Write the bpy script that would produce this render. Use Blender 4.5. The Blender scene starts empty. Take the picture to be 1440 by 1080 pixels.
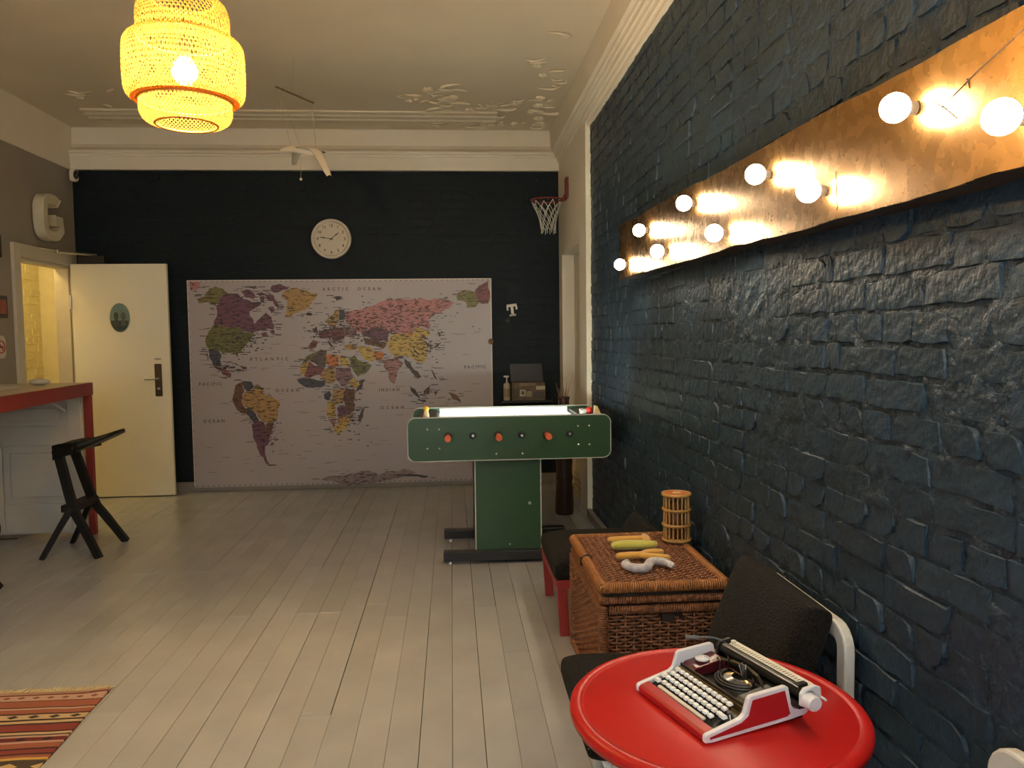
import bpy, math, random
from mathutils import Matrix, Vector, noise
PI = math.pi
scene = bpy.context.scene
col = scene.collection

# ---------------------------------------------------------------- camera
cam_data = bpy.data.cameras.new('camera')
cam = bpy.data.objects.new('camera', cam_data)
col.objects.link(cam)
_r = Vector((0.99695940, -0.07690138, -0.01257495))
_u = Vector((0.01726392, 0.06061638, 0.99801183))
_b = _r.cross(_u).normalized()
cam.matrix_world = Matrix(((_r.x, _u.x, _b.x, 0.0), (_r.y, _u.y, _b.y, 0.0), (_r.z, _u.z, _b.z, 1.40), (0, 0, 0, 1)))
cam_data.sensor_width = 36.0
cam_data.lens = 27.5
cam_data.clip_start = 0.05
scene.camera = cam

# ---------------------------------------------------------------- world, daylight window, exposure
world = bpy.data.worlds.new('world')
scene.world = world
world.use_nodes = True
world.node_tree.nodes['Background'].inputs[0].default_value = (0.55, 0.68, 0.9, 1)
world.node_tree.nodes['Background'].inputs[1].default_value = 0.6
vs = scene.view_settings
vs.view_transform = 'Standard'
vs.look = 'None'
vs.gamma = 1.0
vs.use_curve_mapping = False
vs.exposure = 0.85

def area_light(name, loc, rot, sx, sy, power, color):
    d = bpy.data.lights.new(name, 'AREA')
    d.shape = 'RECTANGLE'; d.size = sx; d.size_y = sy; d.energy = power; d.color = color
    o = bpy.data.objects.new(name, d); col.objects.link(o)
    o.location = loc; o.rotation_euler = rot
    return o
WIN_POWER = 120.0
# daylight entering by the two windows in the wall behind the photographer
for wx in (-2.2, -0.4):
    area_light('window_daylight', (wx, -1.22, 1.65), (PI/2, 0, PI), 1.1, 1.7, WIN_POWER, (0.72, 0.85, 1.0))
PEND_L = 800.0      # radiance of a pendant bulb
BULB_L = 86.0      # radiance of a globe bulb on the brass board
TUBE_L = 36.0

# ---------------------------------------------------------------- materials
MATS = {}
def mat(name, color, rough=0.5, metal=0.0, var=0.0, vscale=8.0, bump=0.0, bscale=60.0, spec=0.5,
        emit=None, estr=0.0, rnd=0.0, sheen=0.0, coat=0.0, detail=6.0):
    if name in MATS: return MATS[name]
    m = bpy.data.materials.new(name); m.use_nodes = True
    nt = m.node_tree; N = nt.nodes; Lk = nt.links
    b = N['Principled BSDF']
    b.inputs['Base Color'].default_value = (*color, 1)
    b.inputs['Roughness'].default_value = rough
    b.inputs['Metallic'].default_value = metal
    b.inputs['Specular IOR Level'].default_value = spec
    b.inputs['Sheen Weight'].default_value = sheen
    b.inputs['Coat Weight'].default_value = coat
    if emit:
        b.inputs['Emission Color'].default_value = (*emit, 1)
        b.inputs['Emission Strength'].default_value = estr
    tc = N.new('ShaderNodeTexCoord')
    last = None
    if var > 0:
        n = N.new('ShaderNodeTexNoise'); n.inputs['Scale'].default_value = vscale; n.inputs['Detail'].default_value = detail
        Lk.new(tc.outputs['Object'], n.inputs['Vector'])
        r = N.new('ShaderNodeMapRange'); r.inputs[1].default_value = 0.3; r.inputs[2].default_value = 0.7
        r.inputs[3].default_value = 1 - var; r.inputs[4].default_value = 1 + var
        Lk.new(n.outputs['Fac'], r.inputs[0]); last = r.outputs[0]
    if rnd > 0:
        oi = N.new('ShaderNodeObjectInfo')
        r2 = N.new('ShaderNodeMapRange'); r2.inputs[3].default_value = 1 - rnd; r2.inputs[4].default_value = 1 + rnd
        Lk.new(oi.outputs['Random'], r2.inputs[0])
        if last is None: last = r2.outputs[0]
        else:
            mm = N.new('ShaderNodeMath'); mm.operation = 'MULTIPLY'
            Lk.new(last, mm.inputs[0]); Lk.new(r2.outputs[0], mm.inputs[1]); last = mm.outputs[0]
    if last is not None:
        vm = N.new('ShaderNodeVectorMath'); vm.operation = 'SCALE'
        vm.inputs[0].default_value = color
        Lk.new(last, vm.inputs['Scale']); Lk.new(vm.outputs['Vector'], b.inputs['Base Color'])
    if bump > 0:
        n2 = N.new('ShaderNodeTexNoise'); n2.inputs['Scale'].default_value = bscale; n2.inputs['Detail'].default_value = 8
        Lk.new(tc.outputs['Object'], n2.inputs['Vector'])
        bp = N.new('ShaderNodeBump'); bp.inputs['Strength'].default_value = bump; bp.inputs['Distance'].default_value = 0.01
        Lk.new(n2.outputs['Fac'], bp.inputs['Height']); Lk.new(bp.outputs['Normal'], b.inputs['Normal'])
    MATS[name] = m
    return m

# ---------------------------------------------------------------- mesh helpers
class MB:
    def __init__(s): s.v = []; s.f = []
    def add(s, vs_, fs_):
        o = len(s.v); s.v += [tuple(p) for p in vs_]; s.f += [tuple(i + o for i in f) for f in fs_]; return s
    def box(s, x0, x1, y0, y1, z0, z1):
        return s.add([(x0,y0,z0),(x1,y0,z0),(x1,y1,z0),(x0,y1,z0),(x0,y0,z1),(x1,y0,z1),(x1,y1,z1),(x0,y1,z1)],
                     [(0,3,2,1),(4,5,6,7),(0,1,5,4),(1,2,6,5),(2,3,7,6),(3,0,4,7)])
    def tbox(s, cx, cy, z0, z1, w0, d0, w1, d1):     # tapered box
        v = []
        for z, w, d in ((z0,w0,d0),(z1,w1,d1)):
            v += [(cx-w,cy-d,z),(cx+w,cy-d,z),(cx+w,cy+d,z),(cx-w,cy+d,z)]
        return s.add(v, [(0,3,2,1),(4,5,6,7),(0,1,5,4),(1,2,6,5),(2,3,7,6),(3,0,4,7)])
    def cyl(s, p0, p1, r0, r1=None, n=16, cap=True):
        r1 = r0 if r1 is None else r1
        p0 = Vector(p0); p1 = Vector(p1); d = (p1 - p0).normalized()
        a = d.orthogonal().normalized(); b = d.cross(a); v = []
        for p, r in ((p0, r0), (p1, r1)):
            for i in range(n):
                t = 2*PI*i/n; v.append(p + (a*math.cos(t) + b*math.sin(t))*r)
        f = [(i, (i+1) % n, n+(i+1) % n, n+i) for i in range(n)]
        if cap: f += [tuple(range(n))[::-1], tuple(range(n, 2*n))]
        return s.add(v, f)
    def tube(s, pts, r, n=8, closed=False, cap=True, flat=1.0, up=None):
        pts = [Vector(p) for p in pts]; m = len(pts); rs = r if isinstance(r, (list, tuple)) else [r]*m
        v = []; prev = None
        for i in range(m):
            if closed: d = pts[(i+1) % m] - pts[i-1]
            else: d = pts[min(i+1, m-1)] - pts[max(i-1, 0)]
            d.normalize()
            if up is not None:
                b = Vector(up); b = (b - d*b.dot(d)).normalized(); a = b.cross(d)
            else:
                if prev is None: a = d.orthogonal().normalized()
                else:
                    a = prev - d*prev.dot(d)
                    a = a.normalized() if a.length > 1e-6 else d.orthogonal().normalized()
                prev = a; b = d.cross(a)
            for k in range(n):
                t = 2*PI*k/n + (PI/4 if n == 4 else 0)
                v.append(pts[i] + a*math.cos(t)*rs[i] + b*math.sin(t)*rs[i]*flat)
        f = []
        for i in range(m if closed else m-1):
            j = (i+1) % m
            for k in range(n):
                f.append((i*n+k, i*n+(k+1) % n, j*n+(k+1) % n, j*n+k))
        if cap and not closed: f += [tuple(range(n))[::-1], tuple(range((m-1)*n, m*n))]
        return s.add(v, f)
    def lathe(s, prof, n=32, c=(0,0,0), cap=True):
        v = []; m = len(prof)
        for (r, z) in prof:
            for k in range(n):
                t = 2*PI*k/n; v.append((c[0]+r*math.cos(t), c[1]+r*math.sin(t), c[2]+z))
        f = [(i*n+k, i*n+(k+1) % n, (i+1)*n+(k+1) % n, (i+1)*n+k) for i in range(m-1) for k in range(n)]
        if cap: f += [tuple(range(n))[::-1], tuple(range((m-1)*n, m*n))]
        return s.add(v, f)
    def prism(s, poly, fn0, fn1):                   # polygon between two placements
        n = len(poly)
        v = [fn0(*p) for p in poly] + [fn1(*p) for p in poly]
        return s.add(v, [tuple(range(n))[::-1], tuple(range(n, 2*n))] + [(i, (i+1) % n, n+(i+1) % n, n+i) for i in range(n)])
    def ball(s, c, r, n=12, m=8, sc=(1,1,1)):
        v = [(c[0], c[1], c[2]-r*sc[2])]
        for i in range(1, m):
            a = -PI/2 + PI*i/m
            for k in range(n):
                t = 2*PI*k/n
                v.append((c[0]+r*sc[0]*math.cos(a)*math.cos(t), c[1]+r*sc[1]*math.cos(a)*math.sin(t), c[2]+r*sc[2]*math.sin(a)))
        v.append((c[0], c[1], c[2]+r*sc[2])); top = len(v)-1
        f = [(0, 1+(k+1) % n, 1+k) for k in range(n)]
        for i in range(m-2):
            for k in range(n):
                f.append((1+i*n+k, 1+i*n+(k+1) % n, 1+(i+1)*n+(k+1) % n, 1+(i+1)*n+k))
        f += [(top, 1+(m-2)*n+k, 1+(m-2)*n+(k+1) % n) for k in range(n)]
        return s.add(v, f)
    def mesh(s, name, m, smooth=False):
        me = bpy.data.meshes.new(name); me.from_pydata(s.v, [], s.f); me.update()
        if m: me.materials.append(m)
        if smooth: me.polygons.foreach_set('use_smooth', [True]*len(me.polygons))
        return me
    def build(s, name, m, parent=None, smooth=False, bevel=0.0, sub=0, seg=2, loc=None, rotz=0.0):
        o = bpy.data.objects.new(name, s.mesh(name, m, smooth)); col.objects.link(o)
        if parent is not None: o.parent = parent
        if loc: o.location = loc
        if rotz: o.rotation_euler.z = rotz
        if bevel:
            md = o.modifiers.new('bevel', 'BEVEL'); md.width = bevel; md.segments = seg; md.limit_method = 'ANGLE'; md.angle_limit = 0.6
        if sub:
            md = o.modifiers.new('sub', 'SUBSURF'); md.levels = sub; md.render_levels = sub
        if smooth == 'auto':
            pass
        return o

def smooth_by_angle(o, ang=0.7):
    me = o.data
    me.polygons.foreach_set('use_smooth', [True]*len(me.polygons))
    try: me.set_sharp_from_angle(angle=ang)
    except Exception: pass
    return o

def thing(name, label, cat, loc=(0,0,0), rotz=0.0, group=None):
    o = bpy.data.objects.new(name, None); col.objects.link(o)
    o.empty_display_size = 0.05
    o.location = loc; o.rotation_euler = (0, 0, rotz); tag(o, label, cat, group); return o
def tag(o, label, cat, group=None):
    o['label'] = label; o['category'] = cat
    if group: o['group'] = group
    return o
def struct(o, label=None):
    o['kind'] = 'structure'
    if label: o['label'] = label
    return o
def plabel(o, label): o['label'] = label; return o
def stuff(o): o['kind'] = 'stuff'; return o
def copy_tree(o, parent=None):
    c = o.copy(); col.objects.link(c); c.parent = parent
    for ch in [k for k in bpy.data.objects if k.parent == o]: copy_tree(ch, c)
    return c
def text_mesh(txt, size, m, name, parent, mtx, bold=0.0, depth=0.0, align='CENTER', spacing=1.0):
    cu = bpy.data.curves.new('t', 'FONT'); cu.body = txt; cu.size = size; cu.align_x = align; cu.align_y = 'CENTER'
    cu.offset = bold; cu.extrude = depth; cu.space_character = spacing; cu.resolution_u = 3
    to = bpy.data.objects.new('t', cu); col.objects.link(to)
    dg = bpy.context.evaluated_depsgraph_get(); dg.update()
    me = bpy.data.meshes.new_from_object(to.evaluated_get(dg))
    bpy.data.objects.remove(to); bpy.data.curves.remove(cu)
    me.name = name; me.materials.clear(); me.materials.append(m)
    o = bpy.data.objects.new(name, me); col.objects.link(o)
    if parent is not None: o.parent = parent
    o.matrix_local = mtx
    return o
def rounded_rect(x0, x1, z0, z1, r, n=5):
    p = []
    for cx, cz, a0 in ((x1-r, z1-r, 0), (x0+r, z1-r, PI/2), (x0+r, z0+r, PI), (x1-r, z0+r, 1.5*PI)):
        for i in range(n+1):
            a = a0 + PI/2*i/n; p.append((cx+r*math.cos(a), cz+r*math.sin(a)))
    return p
def catmull(pts, k=6, closed=False):
    P_ = [Vector(p) for p in pts]; n = len(P_); out = []
    rng = range(n if closed else n-1)
    for i in rng:
        if closed: a, b, c, d = P_[i-1], P_[i], P_[(i+1) % n], P_[(i+2) % n]
        else: a, b, c, d = P_[max(i-1,0)], P_[i], P_[i+1], P_[min(i+2, n-1)]
        for j in range(k):
            t = j/k
            out.append(0.5*((2*b) + (c-a)*t + (2*a-5*b+4*c-d)*t*t + (3*b-a-3*c+d)*t*t*t))
    if not closed: out.append(P_[-1])
    return out
random.seed(11)

# room extents
XL, XR, YB, YF, ZC = -3.35, 1.06, 7.36, -1.25, 3.30
XW = 1.02      # face of the white plastered end of the right wall
YS = 5.87      # where brick gives way to plaster

M_floor = mat('floor_paint', (0.374, 0.378, 0.392), 0.23, var=0.10, vscale=2.5, bump=0.06, bscale=30, rnd=0.05)
M_gap = mat('floor_gap', (0.03, 0.025, 0.02), 0.8, var=0.2)
M_white = mat('white_plaster', (0.72, 0.65, 0.53), 0.6, var=0.05, vscale=2.0, bump=0.08, bscale=25)
M_ceil = mat('ceiling_paint', (0.68, 0.59, 0.44), 0.55, var=0.06, vscale=1.2, bump=0.06, bscale=12)
M_grey = mat('grey_wall_paint', (0.275, 0.245, 0.20), 0.55, var=0.05, vscale=3.0, bump=0.05, bscale=40)
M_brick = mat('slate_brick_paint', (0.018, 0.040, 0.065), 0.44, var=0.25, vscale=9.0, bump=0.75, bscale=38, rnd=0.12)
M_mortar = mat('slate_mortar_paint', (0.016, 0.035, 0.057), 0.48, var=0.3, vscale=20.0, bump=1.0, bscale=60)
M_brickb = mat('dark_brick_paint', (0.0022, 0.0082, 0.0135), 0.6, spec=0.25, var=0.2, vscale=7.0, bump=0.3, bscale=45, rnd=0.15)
M_cream_brick = mat('cream_brick_paint', (0.68, 0.62, 0.42), 0.5, var=0.08, bump=0.4, bscale=40)
M_cream = mat('cream_paint', (0.66, 0.60, 0.44), 0.5, var=0.05)
M_door = mat('door_paint', (0.80, 0.75, 0.58), 0.42, var=0.04, vscale=2, bump=0.03, bscale=20)

M_glass = mat('window_glass', (0.9, 0.95, 0.95), 0.02); M_glass.node_tree.nodes['Principled BSDF'].inputs['Transmission Weight'].default_value = 1.0

# ---------------------------------------------------------------- floor
fl = struct(MB().box(XL-0.12, XR+0.1, YF-0.1, YB+0.1, -0.08, -0.022).build('floor', M_gap), 'grey painted plank floor')
pw = 0.113
x = XR + 0.05
i = 0
plank_cache = {}
while x > XL - 0.02:
    y = YB + 0.02 - random.uniform(0, 0.2)
    first = True
    y = YB + 0.02
    while y > YF:
        L = random.choice((1.4, 1.9, 2.4, 3.0, 3.6, 4.2, 4.8)) if not first else random.choice((0.9, 1.6, 2.6, 3.4, 4.4))
        first = False
        y0 = max(y - L, YF - 0.05)
        w = pw - random.choice((0.0006, 0.0008, 0.0011, 0.0016, 0.0022, 0.0034))
        key = (round(L, 2), round(w, 4), round(y - y0, 3))
        if key not in plank_cache:
            Lr = y - y0 - 0.0018
            h = 0.0011
            mb = MB()
            mb.add([(0,0,-0.022),(w,0,-0.022),(w,Lr,-0.022),(0,Lr,-0.022),(0,0,-h),(w,0,-h),(w,Lr,-h),(0,Lr,-h),
                    (h,h,0),(w-h,h,0),(w-h,Lr-h,0),(h,Lr-h,0)],
                   [(0,3,2,1),(0,1,5,4),(1,2,6,5),(2,3,7,6),(3,0,4,7),(4,5,9,8),(5,6,10,9),(6,7,11,10),(7,4,8,11),(8,9,10,11)])
            plank_cache[key] = mb.mesh('plank', M_floor)
        o = bpy.data.objects.new('plank', plank_cache[key]); col.objects.link(o)
        o.parent = fl; o.location = (x - pw, y0, random.uniform(-0.0008, 0.0))
        y = y0
    x -= pw

# ---------------------------------------------------------------- ceiling and plain walls
cl = struct(MB().box(XL-0.2, XR+0.3, YF-0.1, YB+0.2, ZC, ZC+0.1).build('ceiling', M_ceil), 'cream painted plaster ceiling')
# left wall with the doorway (6.40..7.22, up to 2.05)
DY0, DY1, DZ = 6.40, 7.22, 2.06
wl = MB()
wl.box(XL-0.12, XL, YF, DY0, 0, ZC); wl.box(XL-0.12, XL, DY1, YB+0.1, 0, ZC); wl.box(XL-0.12, XL, DY0, DY1, DZ, ZC)
wlo = struct(wl.build('wall_left', M_grey), 'grey painted wall with white frieze')
struct(MB().box(XL, XL+0.012, YF, YB-0.002, 2.915, ZC).build('trim_1', M_white), 'white painted frieze above the grey wall')
# front wall (behind the photographer) with two windows
wf = MB()
xs = [XL-0.12, -2.8, -1.6, -1.0, 0.2, XR+0.1]
wf.box(xs[0], xs[1], YF-0.12, YF, 0, ZC); wf.box(xs[2], xs[3], YF-0.12, YF, 0, ZC); wf.box(xs[4], xs[5], YF-0.12, YF, 0, ZC)
for a, b in ((xs[1], xs[2]), (xs[3], xs[4])):
    wf.box(a, b, YF-0.12, YF, 0, 0.75); wf.box(a, b, YF-0.12, YF, 2.55, ZC)
struct(wf.build('wall_front', M_white), 'white plaster wall with two windows')
for k, (a, b) in enumerate(((xs[1], xs[2]), (xs[3], xs[4]))):
    w_ = MB(); d = 0.05; y0, y1 = YF-0.1, YF-0.06
    w_.box(a, a+d, y0, y1, 0.75, 2.55); w_.box(b-d, b, y0, y1, 0.75, 2.55); w_.box(a+d, b-d, y0, y1, 0.75, 0.8); w_.box(a+d, b-d, y0, y1, 2.5, 2.55)
    c = (a+b)/2
    w_.box(c-0.03, c+0.03, y0, y1, 0.8, 2.5); w_.box(a+d, c-0.03, y0, y1, 1.95, 2.0); w_.box(c+0.03, b-d, y0, y1, 1.95, 2.0)
    wo_ = struct(w_.build('window_%d' % (k+1), M_white), 'white window frame')
    for pa, pb_ in ((a+d, c-0.03), (c+0.03, b-d)):
        for z0, z1 in ((0.8, 1.95), (2.0, 2.5)): MB().box(pa, pb_, YF-0.083, YF-0.079, z0, z1).build('pane', M_glass, wo_)

# ---------------------------------------------------------------- brickwork
def brick_mesh(L, H, seed, proud, name, m):
    rg = random.Random(seed); nx = 5 if L > 0.16 else 3; nz = 2; ins = 0.0045
    us = [0] + [ins + (L-2*ins)*i/nx for i in range(nx+1)] + [L]
    ws = [0] + [ins + (H-2*ins)*i/nz for i in range(nz+1)] + [H]
    ch = [rg.random()**3*0.020 for _ in range(4)]
    v = []
    for j, w in enumerate(ws):
        for i_, u in enumerate(us):
            edge = i_ in (0, len(us)-1) or j in (0, len(ws)-1)
            uu, ww = u, w
            inner_edge = (not edge) and (i_ in (1, len(us)-2) or j in (1, len(ws)-2))
            if edge: y = -0.010
            elif inner_edge: y = proud*0.80 + rg.uniform(-0.0025, 0.002)
            else: y = proud + rg.uniform(-0.0022, 0.0022)
            if not edge or True:
                uu += rg.uniform(-0.004, 0.004); ww += rg.uniform(-0.0035, 0.0035)
            c_ = (0 if i_ < len(us)/2 else 1) + (0 if j < len(ws)/2 else 2)
            if i_ in (0, 1, len(us)-2, len(us)-1) and j in (0, 1, len(ws)-2, len(ws)-1):
                uu += ch[c_]*(1 if c_ % 2 == 0 else -1); ww += ch[c_]*0.6*(1 if c_ < 2 else -1)
            v.append((uu - L/2, y, ww - H/2))
    n = len(us); f = []
    for j in range(len(ws)-1):
        for i_ in range(n-1):
            a = j*n+i_; f.append((a+1, a, a+n, a+n+1))
    b = MB(); b.add(v, f)
    me = b.mesh(name, m, True)
    try: me.set_sharp_from_angle(angle=0.55)
    except Exception: pass
    return me

def brickwork(base, u0, u1, z0, z1, place, rot, m, seed, proud=0.008, jz=0.0805, skip=None, rank=None, nparts=300, seam=None):
    rg = random.Random(seed); meshes = {}
    for kind, L in (('s', 0.25), ('q', 0.185), ('h', 0.12)):
        meshes[kind] = [(L, brick_mesh(L, 0.0745, seed*100+hash(kind) % 7+q*13 if False else seed*100+ord(kind)+q*13, proud, 'brick', m)) for q in range(7)]
    items = []
    spans = [(u0, u1)] if seam is None else [(u0, seam), (seam, u1)]
    row = 0; z = z0
    while z < z1:
        for (a, b) in spans:
            u = a - rg.choice((0, 0.06, 0.13, 0.19))*(1 if seam is None or a == u0 else 0)
            if row % 3 == 2: seq = 'h'
            else: seq = 's'
            while u < b - 0.03:
                k = seq if rg.random() > 0.16 else rg.choice('shq')
                L, me = rg.choice(meshes[k])
                gap = 0.0065
                Lw = L*rg.uniform(0.96, 1.04)
                if u + Lw > b: Lw = b - u
                if Lw > 0.03:
                    uc = u + Lw/2; zc = z + jz/2 + rg.uniform(-0.003, 0.003)
                    if u >= u0 - 0.001 and not (skip and skip(uc, zc)):
                        items.append((uc, zc, Lw/L, rg.uniform(0.93, 1.06), rg.uniform(-0.018, 0.018), rg.uniform(-0.004, 0.003), me))
                u += Lw + gap
        z += jz; row += 1
    items.sort(key=lambda t: rank(t[0], t[1]))
    rest = MB()
    for n_, (uc, zc, sx, sz, tl, dp, me) in enumerate(items):
        mt = Matrix.Translation(place(uc, zc, dp)) @ Matrix.Rotation(rot, 4, 'Z') @ Matrix.Rotation(tl, 4, 'Y') @ Matrix.Diagonal((sx, 1, sz, 1))
        if n_ < nparts:
            o = bpy.data.objects.new('brick', me); col.objects.link(o); o.parent = base; o.matrix_local = mt
        else:
            rest.add([mt @ v.co for v in me.vertices], [tuple(p.vertices) for p in me.polygons])
    if rest.v: smooth_by_angle(stuff(rest.build('brickwork', m, base, True)), 0.55)

def mortar_sheet(name, u0, u1, z0, z1, step, place, m, amp=0.0065, back=0.1, off=0.0):
    nu = int((u1-u0)/step); nz = int((z1-z0)/step); mb = MB(); v = []; f = []
    for j in range(nz+1):
        for i_ in range(nu+1):
            u = u0 + (u1-u0)*i_/nu; z = z0 + (z1-z0)*j/nz
            a = noise.noise(Vector((u*22, z*22, 3.1)))*amp + noise.noise(Vector((u*55, z*55, 7.7)))*amp*0.7 + noise.noise(Vector((u*3, z*3, 1.7)))*amp*0.6
            v.append(place(u, z, a + off))
    for j in range(nz):
        for i_ in range(nu):
            a = j*(nu+1)+i_
            f.append((a, a+1, a+nu+2, a+nu+1))
    mb.add(v, f)
    # back slab so the wall has thickness
    o = len(mb.v)
    c = [place(u0, z0, -back), place(u1, z0, -back), place(u1, z1, -back), place(u0, z1, -back)]
    e = [place(u0, z0, -0.02), place(u1, z0, -0.02), place(u1, z1, -0.02), place(u0, z1, -0.02)]
    mb.add(c + e, [(0,1,2,3), (0,1,5,4), (1,2,6,5), (2,3,7,6), (3,0,4,7)])
    return mb.build(name, m, None, True)

pr = lambda u, z, d: Vector((XR - d, u, z))
wr = struct(mortar_sheet('wall_right', YF, YS, 0.0, 2.96, 0.0125, pr, M_mortar, amp=0.0085, off=0.0015), 'slate blue painted rough brick wall')
brickwork(wr, YF, YS, 0.0, 2.94, pr, PI/2, M_brick, 5, rank=lambda u, z: (0 if u > 1.1 else 50) + abs(u-1.1) + 0.4*abs(z-1.3), seam=2.14)
pb = lambda u, z, d: Vector((u, YB - d, z))
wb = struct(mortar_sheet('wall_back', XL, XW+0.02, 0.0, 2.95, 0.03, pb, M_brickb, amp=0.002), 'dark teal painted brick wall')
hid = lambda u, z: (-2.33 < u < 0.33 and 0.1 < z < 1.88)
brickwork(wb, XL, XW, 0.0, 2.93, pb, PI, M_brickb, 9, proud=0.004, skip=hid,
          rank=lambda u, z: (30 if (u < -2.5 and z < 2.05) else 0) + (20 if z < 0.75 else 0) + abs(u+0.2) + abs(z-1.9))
struct(MB().box(XL, XW+0.3, YB+0.004, YB+0.12, 2.9, ZC).build('wall_back_upper', M_white), 'white plaster strip over the dark brick')

# white plastered end of the right wall with a shallow doorway
RY0, RY1, RZ = 6.20, 7.16, 2.13
we = MB()
we.box(XW, XR+0.25, YS, RY0, 0, ZC); we.box(XW, XR+0.25, RY1, YB+0.1, 0, ZC); we.box(XW, XR+0.25, RY0, RY1, RZ, ZC)
struct(we.build('wall_right_return', M_white), 'white plastered wall with a shallow doorway')
# ragged plaster lip where the brick begins
rg = MB(); prev = None; vv = []; ff = []
nlip = 120
for k in range(nlip+1):
    z = 2.945*k/nlip
    e = noise.noise(Vector((0.3, z*14, 2.0)))*0.008 + noise.noise(Vector((5.3, z*50, 2.0)))*0.004
    vv += [(XW-0.002, YS-0.003, z), (XR-0.004+e, YS-0.012+e*0.5, z)]
for k in range(nlip): ff.append((2*k, 2*k+1, 2*k+3, 2*k+2))
rg.add(vv, ff)
struct(rg.build('trim_2', mat('lip_plaster', (0.74, 0.70, 0.56), 0.6, var=0.06)), 'ragged cream plaster edge beside the brick')
d2 = struct(MB().box(XR+0.07, XR+0.11, RY0, RY1, 0.0, RZ).build('door_2', M_cream, None, False, 0.003), 'cream flush door set back in the white wall')
struct(MB().box(XR+0.11, XR+0.25, RY0, RY1, -0.02, RZ).build('wall_right_recess', M_cream))
for k in range(4):
    MB().box(XW+0.012, XR+0.068, 6.24+0.004*k, 6.66, 0.035+0.055*k, 0.065+0.055*k).build('slat', mat('pine_slat', (0.5, 0.38, 0.2), 0.5, var=0.15), d2, False, 0.003)

# cornices and ceiling mouldings
def run_profile(name, prof, fn, a, b, m, label, n=2):
    mb = MB(); k = len(prof)
    v = [fn(o_, z, a + (b-a)*i/(n-1)) for i in range(n) for (o_, z) in prof]
    f = [(i*k+j, i*k+j+1, (i+1)*k+j+1, (i+1)*k+j) for i in range(n-1) for j in range(k-1)]
    f += [tuple(range(k)), tuple(range((n-1)*k, n*k))[::-1]]
    mb.add(v, f)
    return struct(mb.build(name, m), label)
run_profile('trim_3', [(0,2.92),(0.05,2.92),(0.052,3.035),(0.06,3.04),(0.062,3.055),(0.078,3.062),(0.08,3.082),(0.07,3.086),(0.058,3.10),(0.03,3.115),(0.012,3.15),(0.004,3.29),(0,3.29)],
            lambda o_, z, u: (u, YB - o_, z), XL+0.0, XW-0.0, M_white, 'white stepped cornice over the back wall')
cp = [(0,2.945),(0.012,2.945)]
for k in range(5):
    t = k/5; o0 = 0.016 + 0.082*t; z0 = 2.95 + 0.145*t
    cp += [(o0, z0), (o0+0.011, z0+0.003), (o0+0.013, z0+0.022)]
cp += [(0.104, 3.10), (0.112, 3.105), (0.112, 3.15), (0.118, 3.298), (0, 3.298)]
run_profile('trim_4', cp, lambda o_, z, u: (XR - o_, u, z), YF, YB, M_white, 'white fluted cornice along the brick wall')
run_profile('trim_5', [(6.77,3.3),(6.77,3.287),(6.80,3.28),(6.83,3.285),(6.85,3.272),(6.89,3.268),(6.92,3.274),(6.94,3.262),(6.97,3.262),(6.985,3.3)],
            lambda o_, z, u: (u, o_, z), -3.0, 0.42, M_ceil, 'raised moulding band on the ceiling')

# stucco leaf scrolls on the ceiling
def stucco(name, spots, label, seed):
    rgs = random.Random(seed); mb = MB()
    for (cx, cy, s) in spots:
        kind = rgs.random()
        if kind < 0.75:
            a0 = rgs.uniform(0, 2*PI); turn = rgs.choice((-1, 1))*rgs.uniform(1.2, 3.6); pts = []; rs = []
            n = 12
            for i_ in range(n):
                t = i_/(n-1); a = a0 + turn*t; rr = s*(1 - 0.75*t)
                pts.append((cx + rr*math.cos(a)*1.35, cy + rr*math.sin(a)*0.8, ZC - 0.004 - 0.010*math.sin(PI*t)))
                rs.append(max(0.0025, s*0.12*math.sin(PI*(0.08+0.9*t))))
            mb.tube(pts, rs, 6)
        else:
            for q in range(6):
                a = 2*PI*q/6
                mb.ball((cx + s*0.25*math.cos(a), cy + s*0.25*math.sin(a), ZC - 0.008), s*0.18, 8, 5, (1, 1, 0.8))
            mb.ball((cx, cy, ZC-0.012), s*0.14, 8, 5)
    o = stuff(mb.build(name, M_ceil, None, True)); o['label'] = label; o['category'] = 'plasterwork'
    return o
rgs = random.Random(3)
sp = []
for k in range(90):
    x_ = rgs.uniform(-0.35, 0.92); lo = 6.05 + 0.25*abs(math.sin(x_*3)); hi = 7.25
    sp.append((x_, rgs.uniform(lo, hi), rgs.uniform(0.04, 0.12)))
for k in range(10): sp.append((rgs.uniform(0.55, 0.9), rgs.uniform(4.9, 6.2), rgs.uniform(0.05, 0.1)))
stucco('stucco_ornament', sp, 'worn stucco leaf scrolls on the ceiling corner above the hoop', 8)
sp = [(rgs.uniform(-3.0, -2.4), rgs.uniform(6.3, 7.2), rgs.uniform(0.05, 0.12)) for k in range(16)]
stucco('stucco_ornament', sp, 'faint stucco scrolls on the ceiling behind the woven pendant lamp', 5)

# baseboards
M_base = mat('grey_baseboard', (0.22, 0.205, 0.18), 0.5, var=0.06)
struct(MB().box(XL, XW, YB-0.03, YB, 0.0, 0.09).build('baseboard_back', M_base, None, False, 0.004), 'grey baseboard under the world map')
struct(MB().box(XR-0.05, XR-0.012, YF, YS-0.005, 0.0, 0.07).build('baseboard_right', M_base, None, False, 0.006), 'grey baseboard along the brick wall')
struct(MB().box(XL, XL+0.02, YF, 6.28, 0.0, 0.09).build('baseboard_left', M_base, None, False, 0.004), 'grey baseboard along the left wall')

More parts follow.
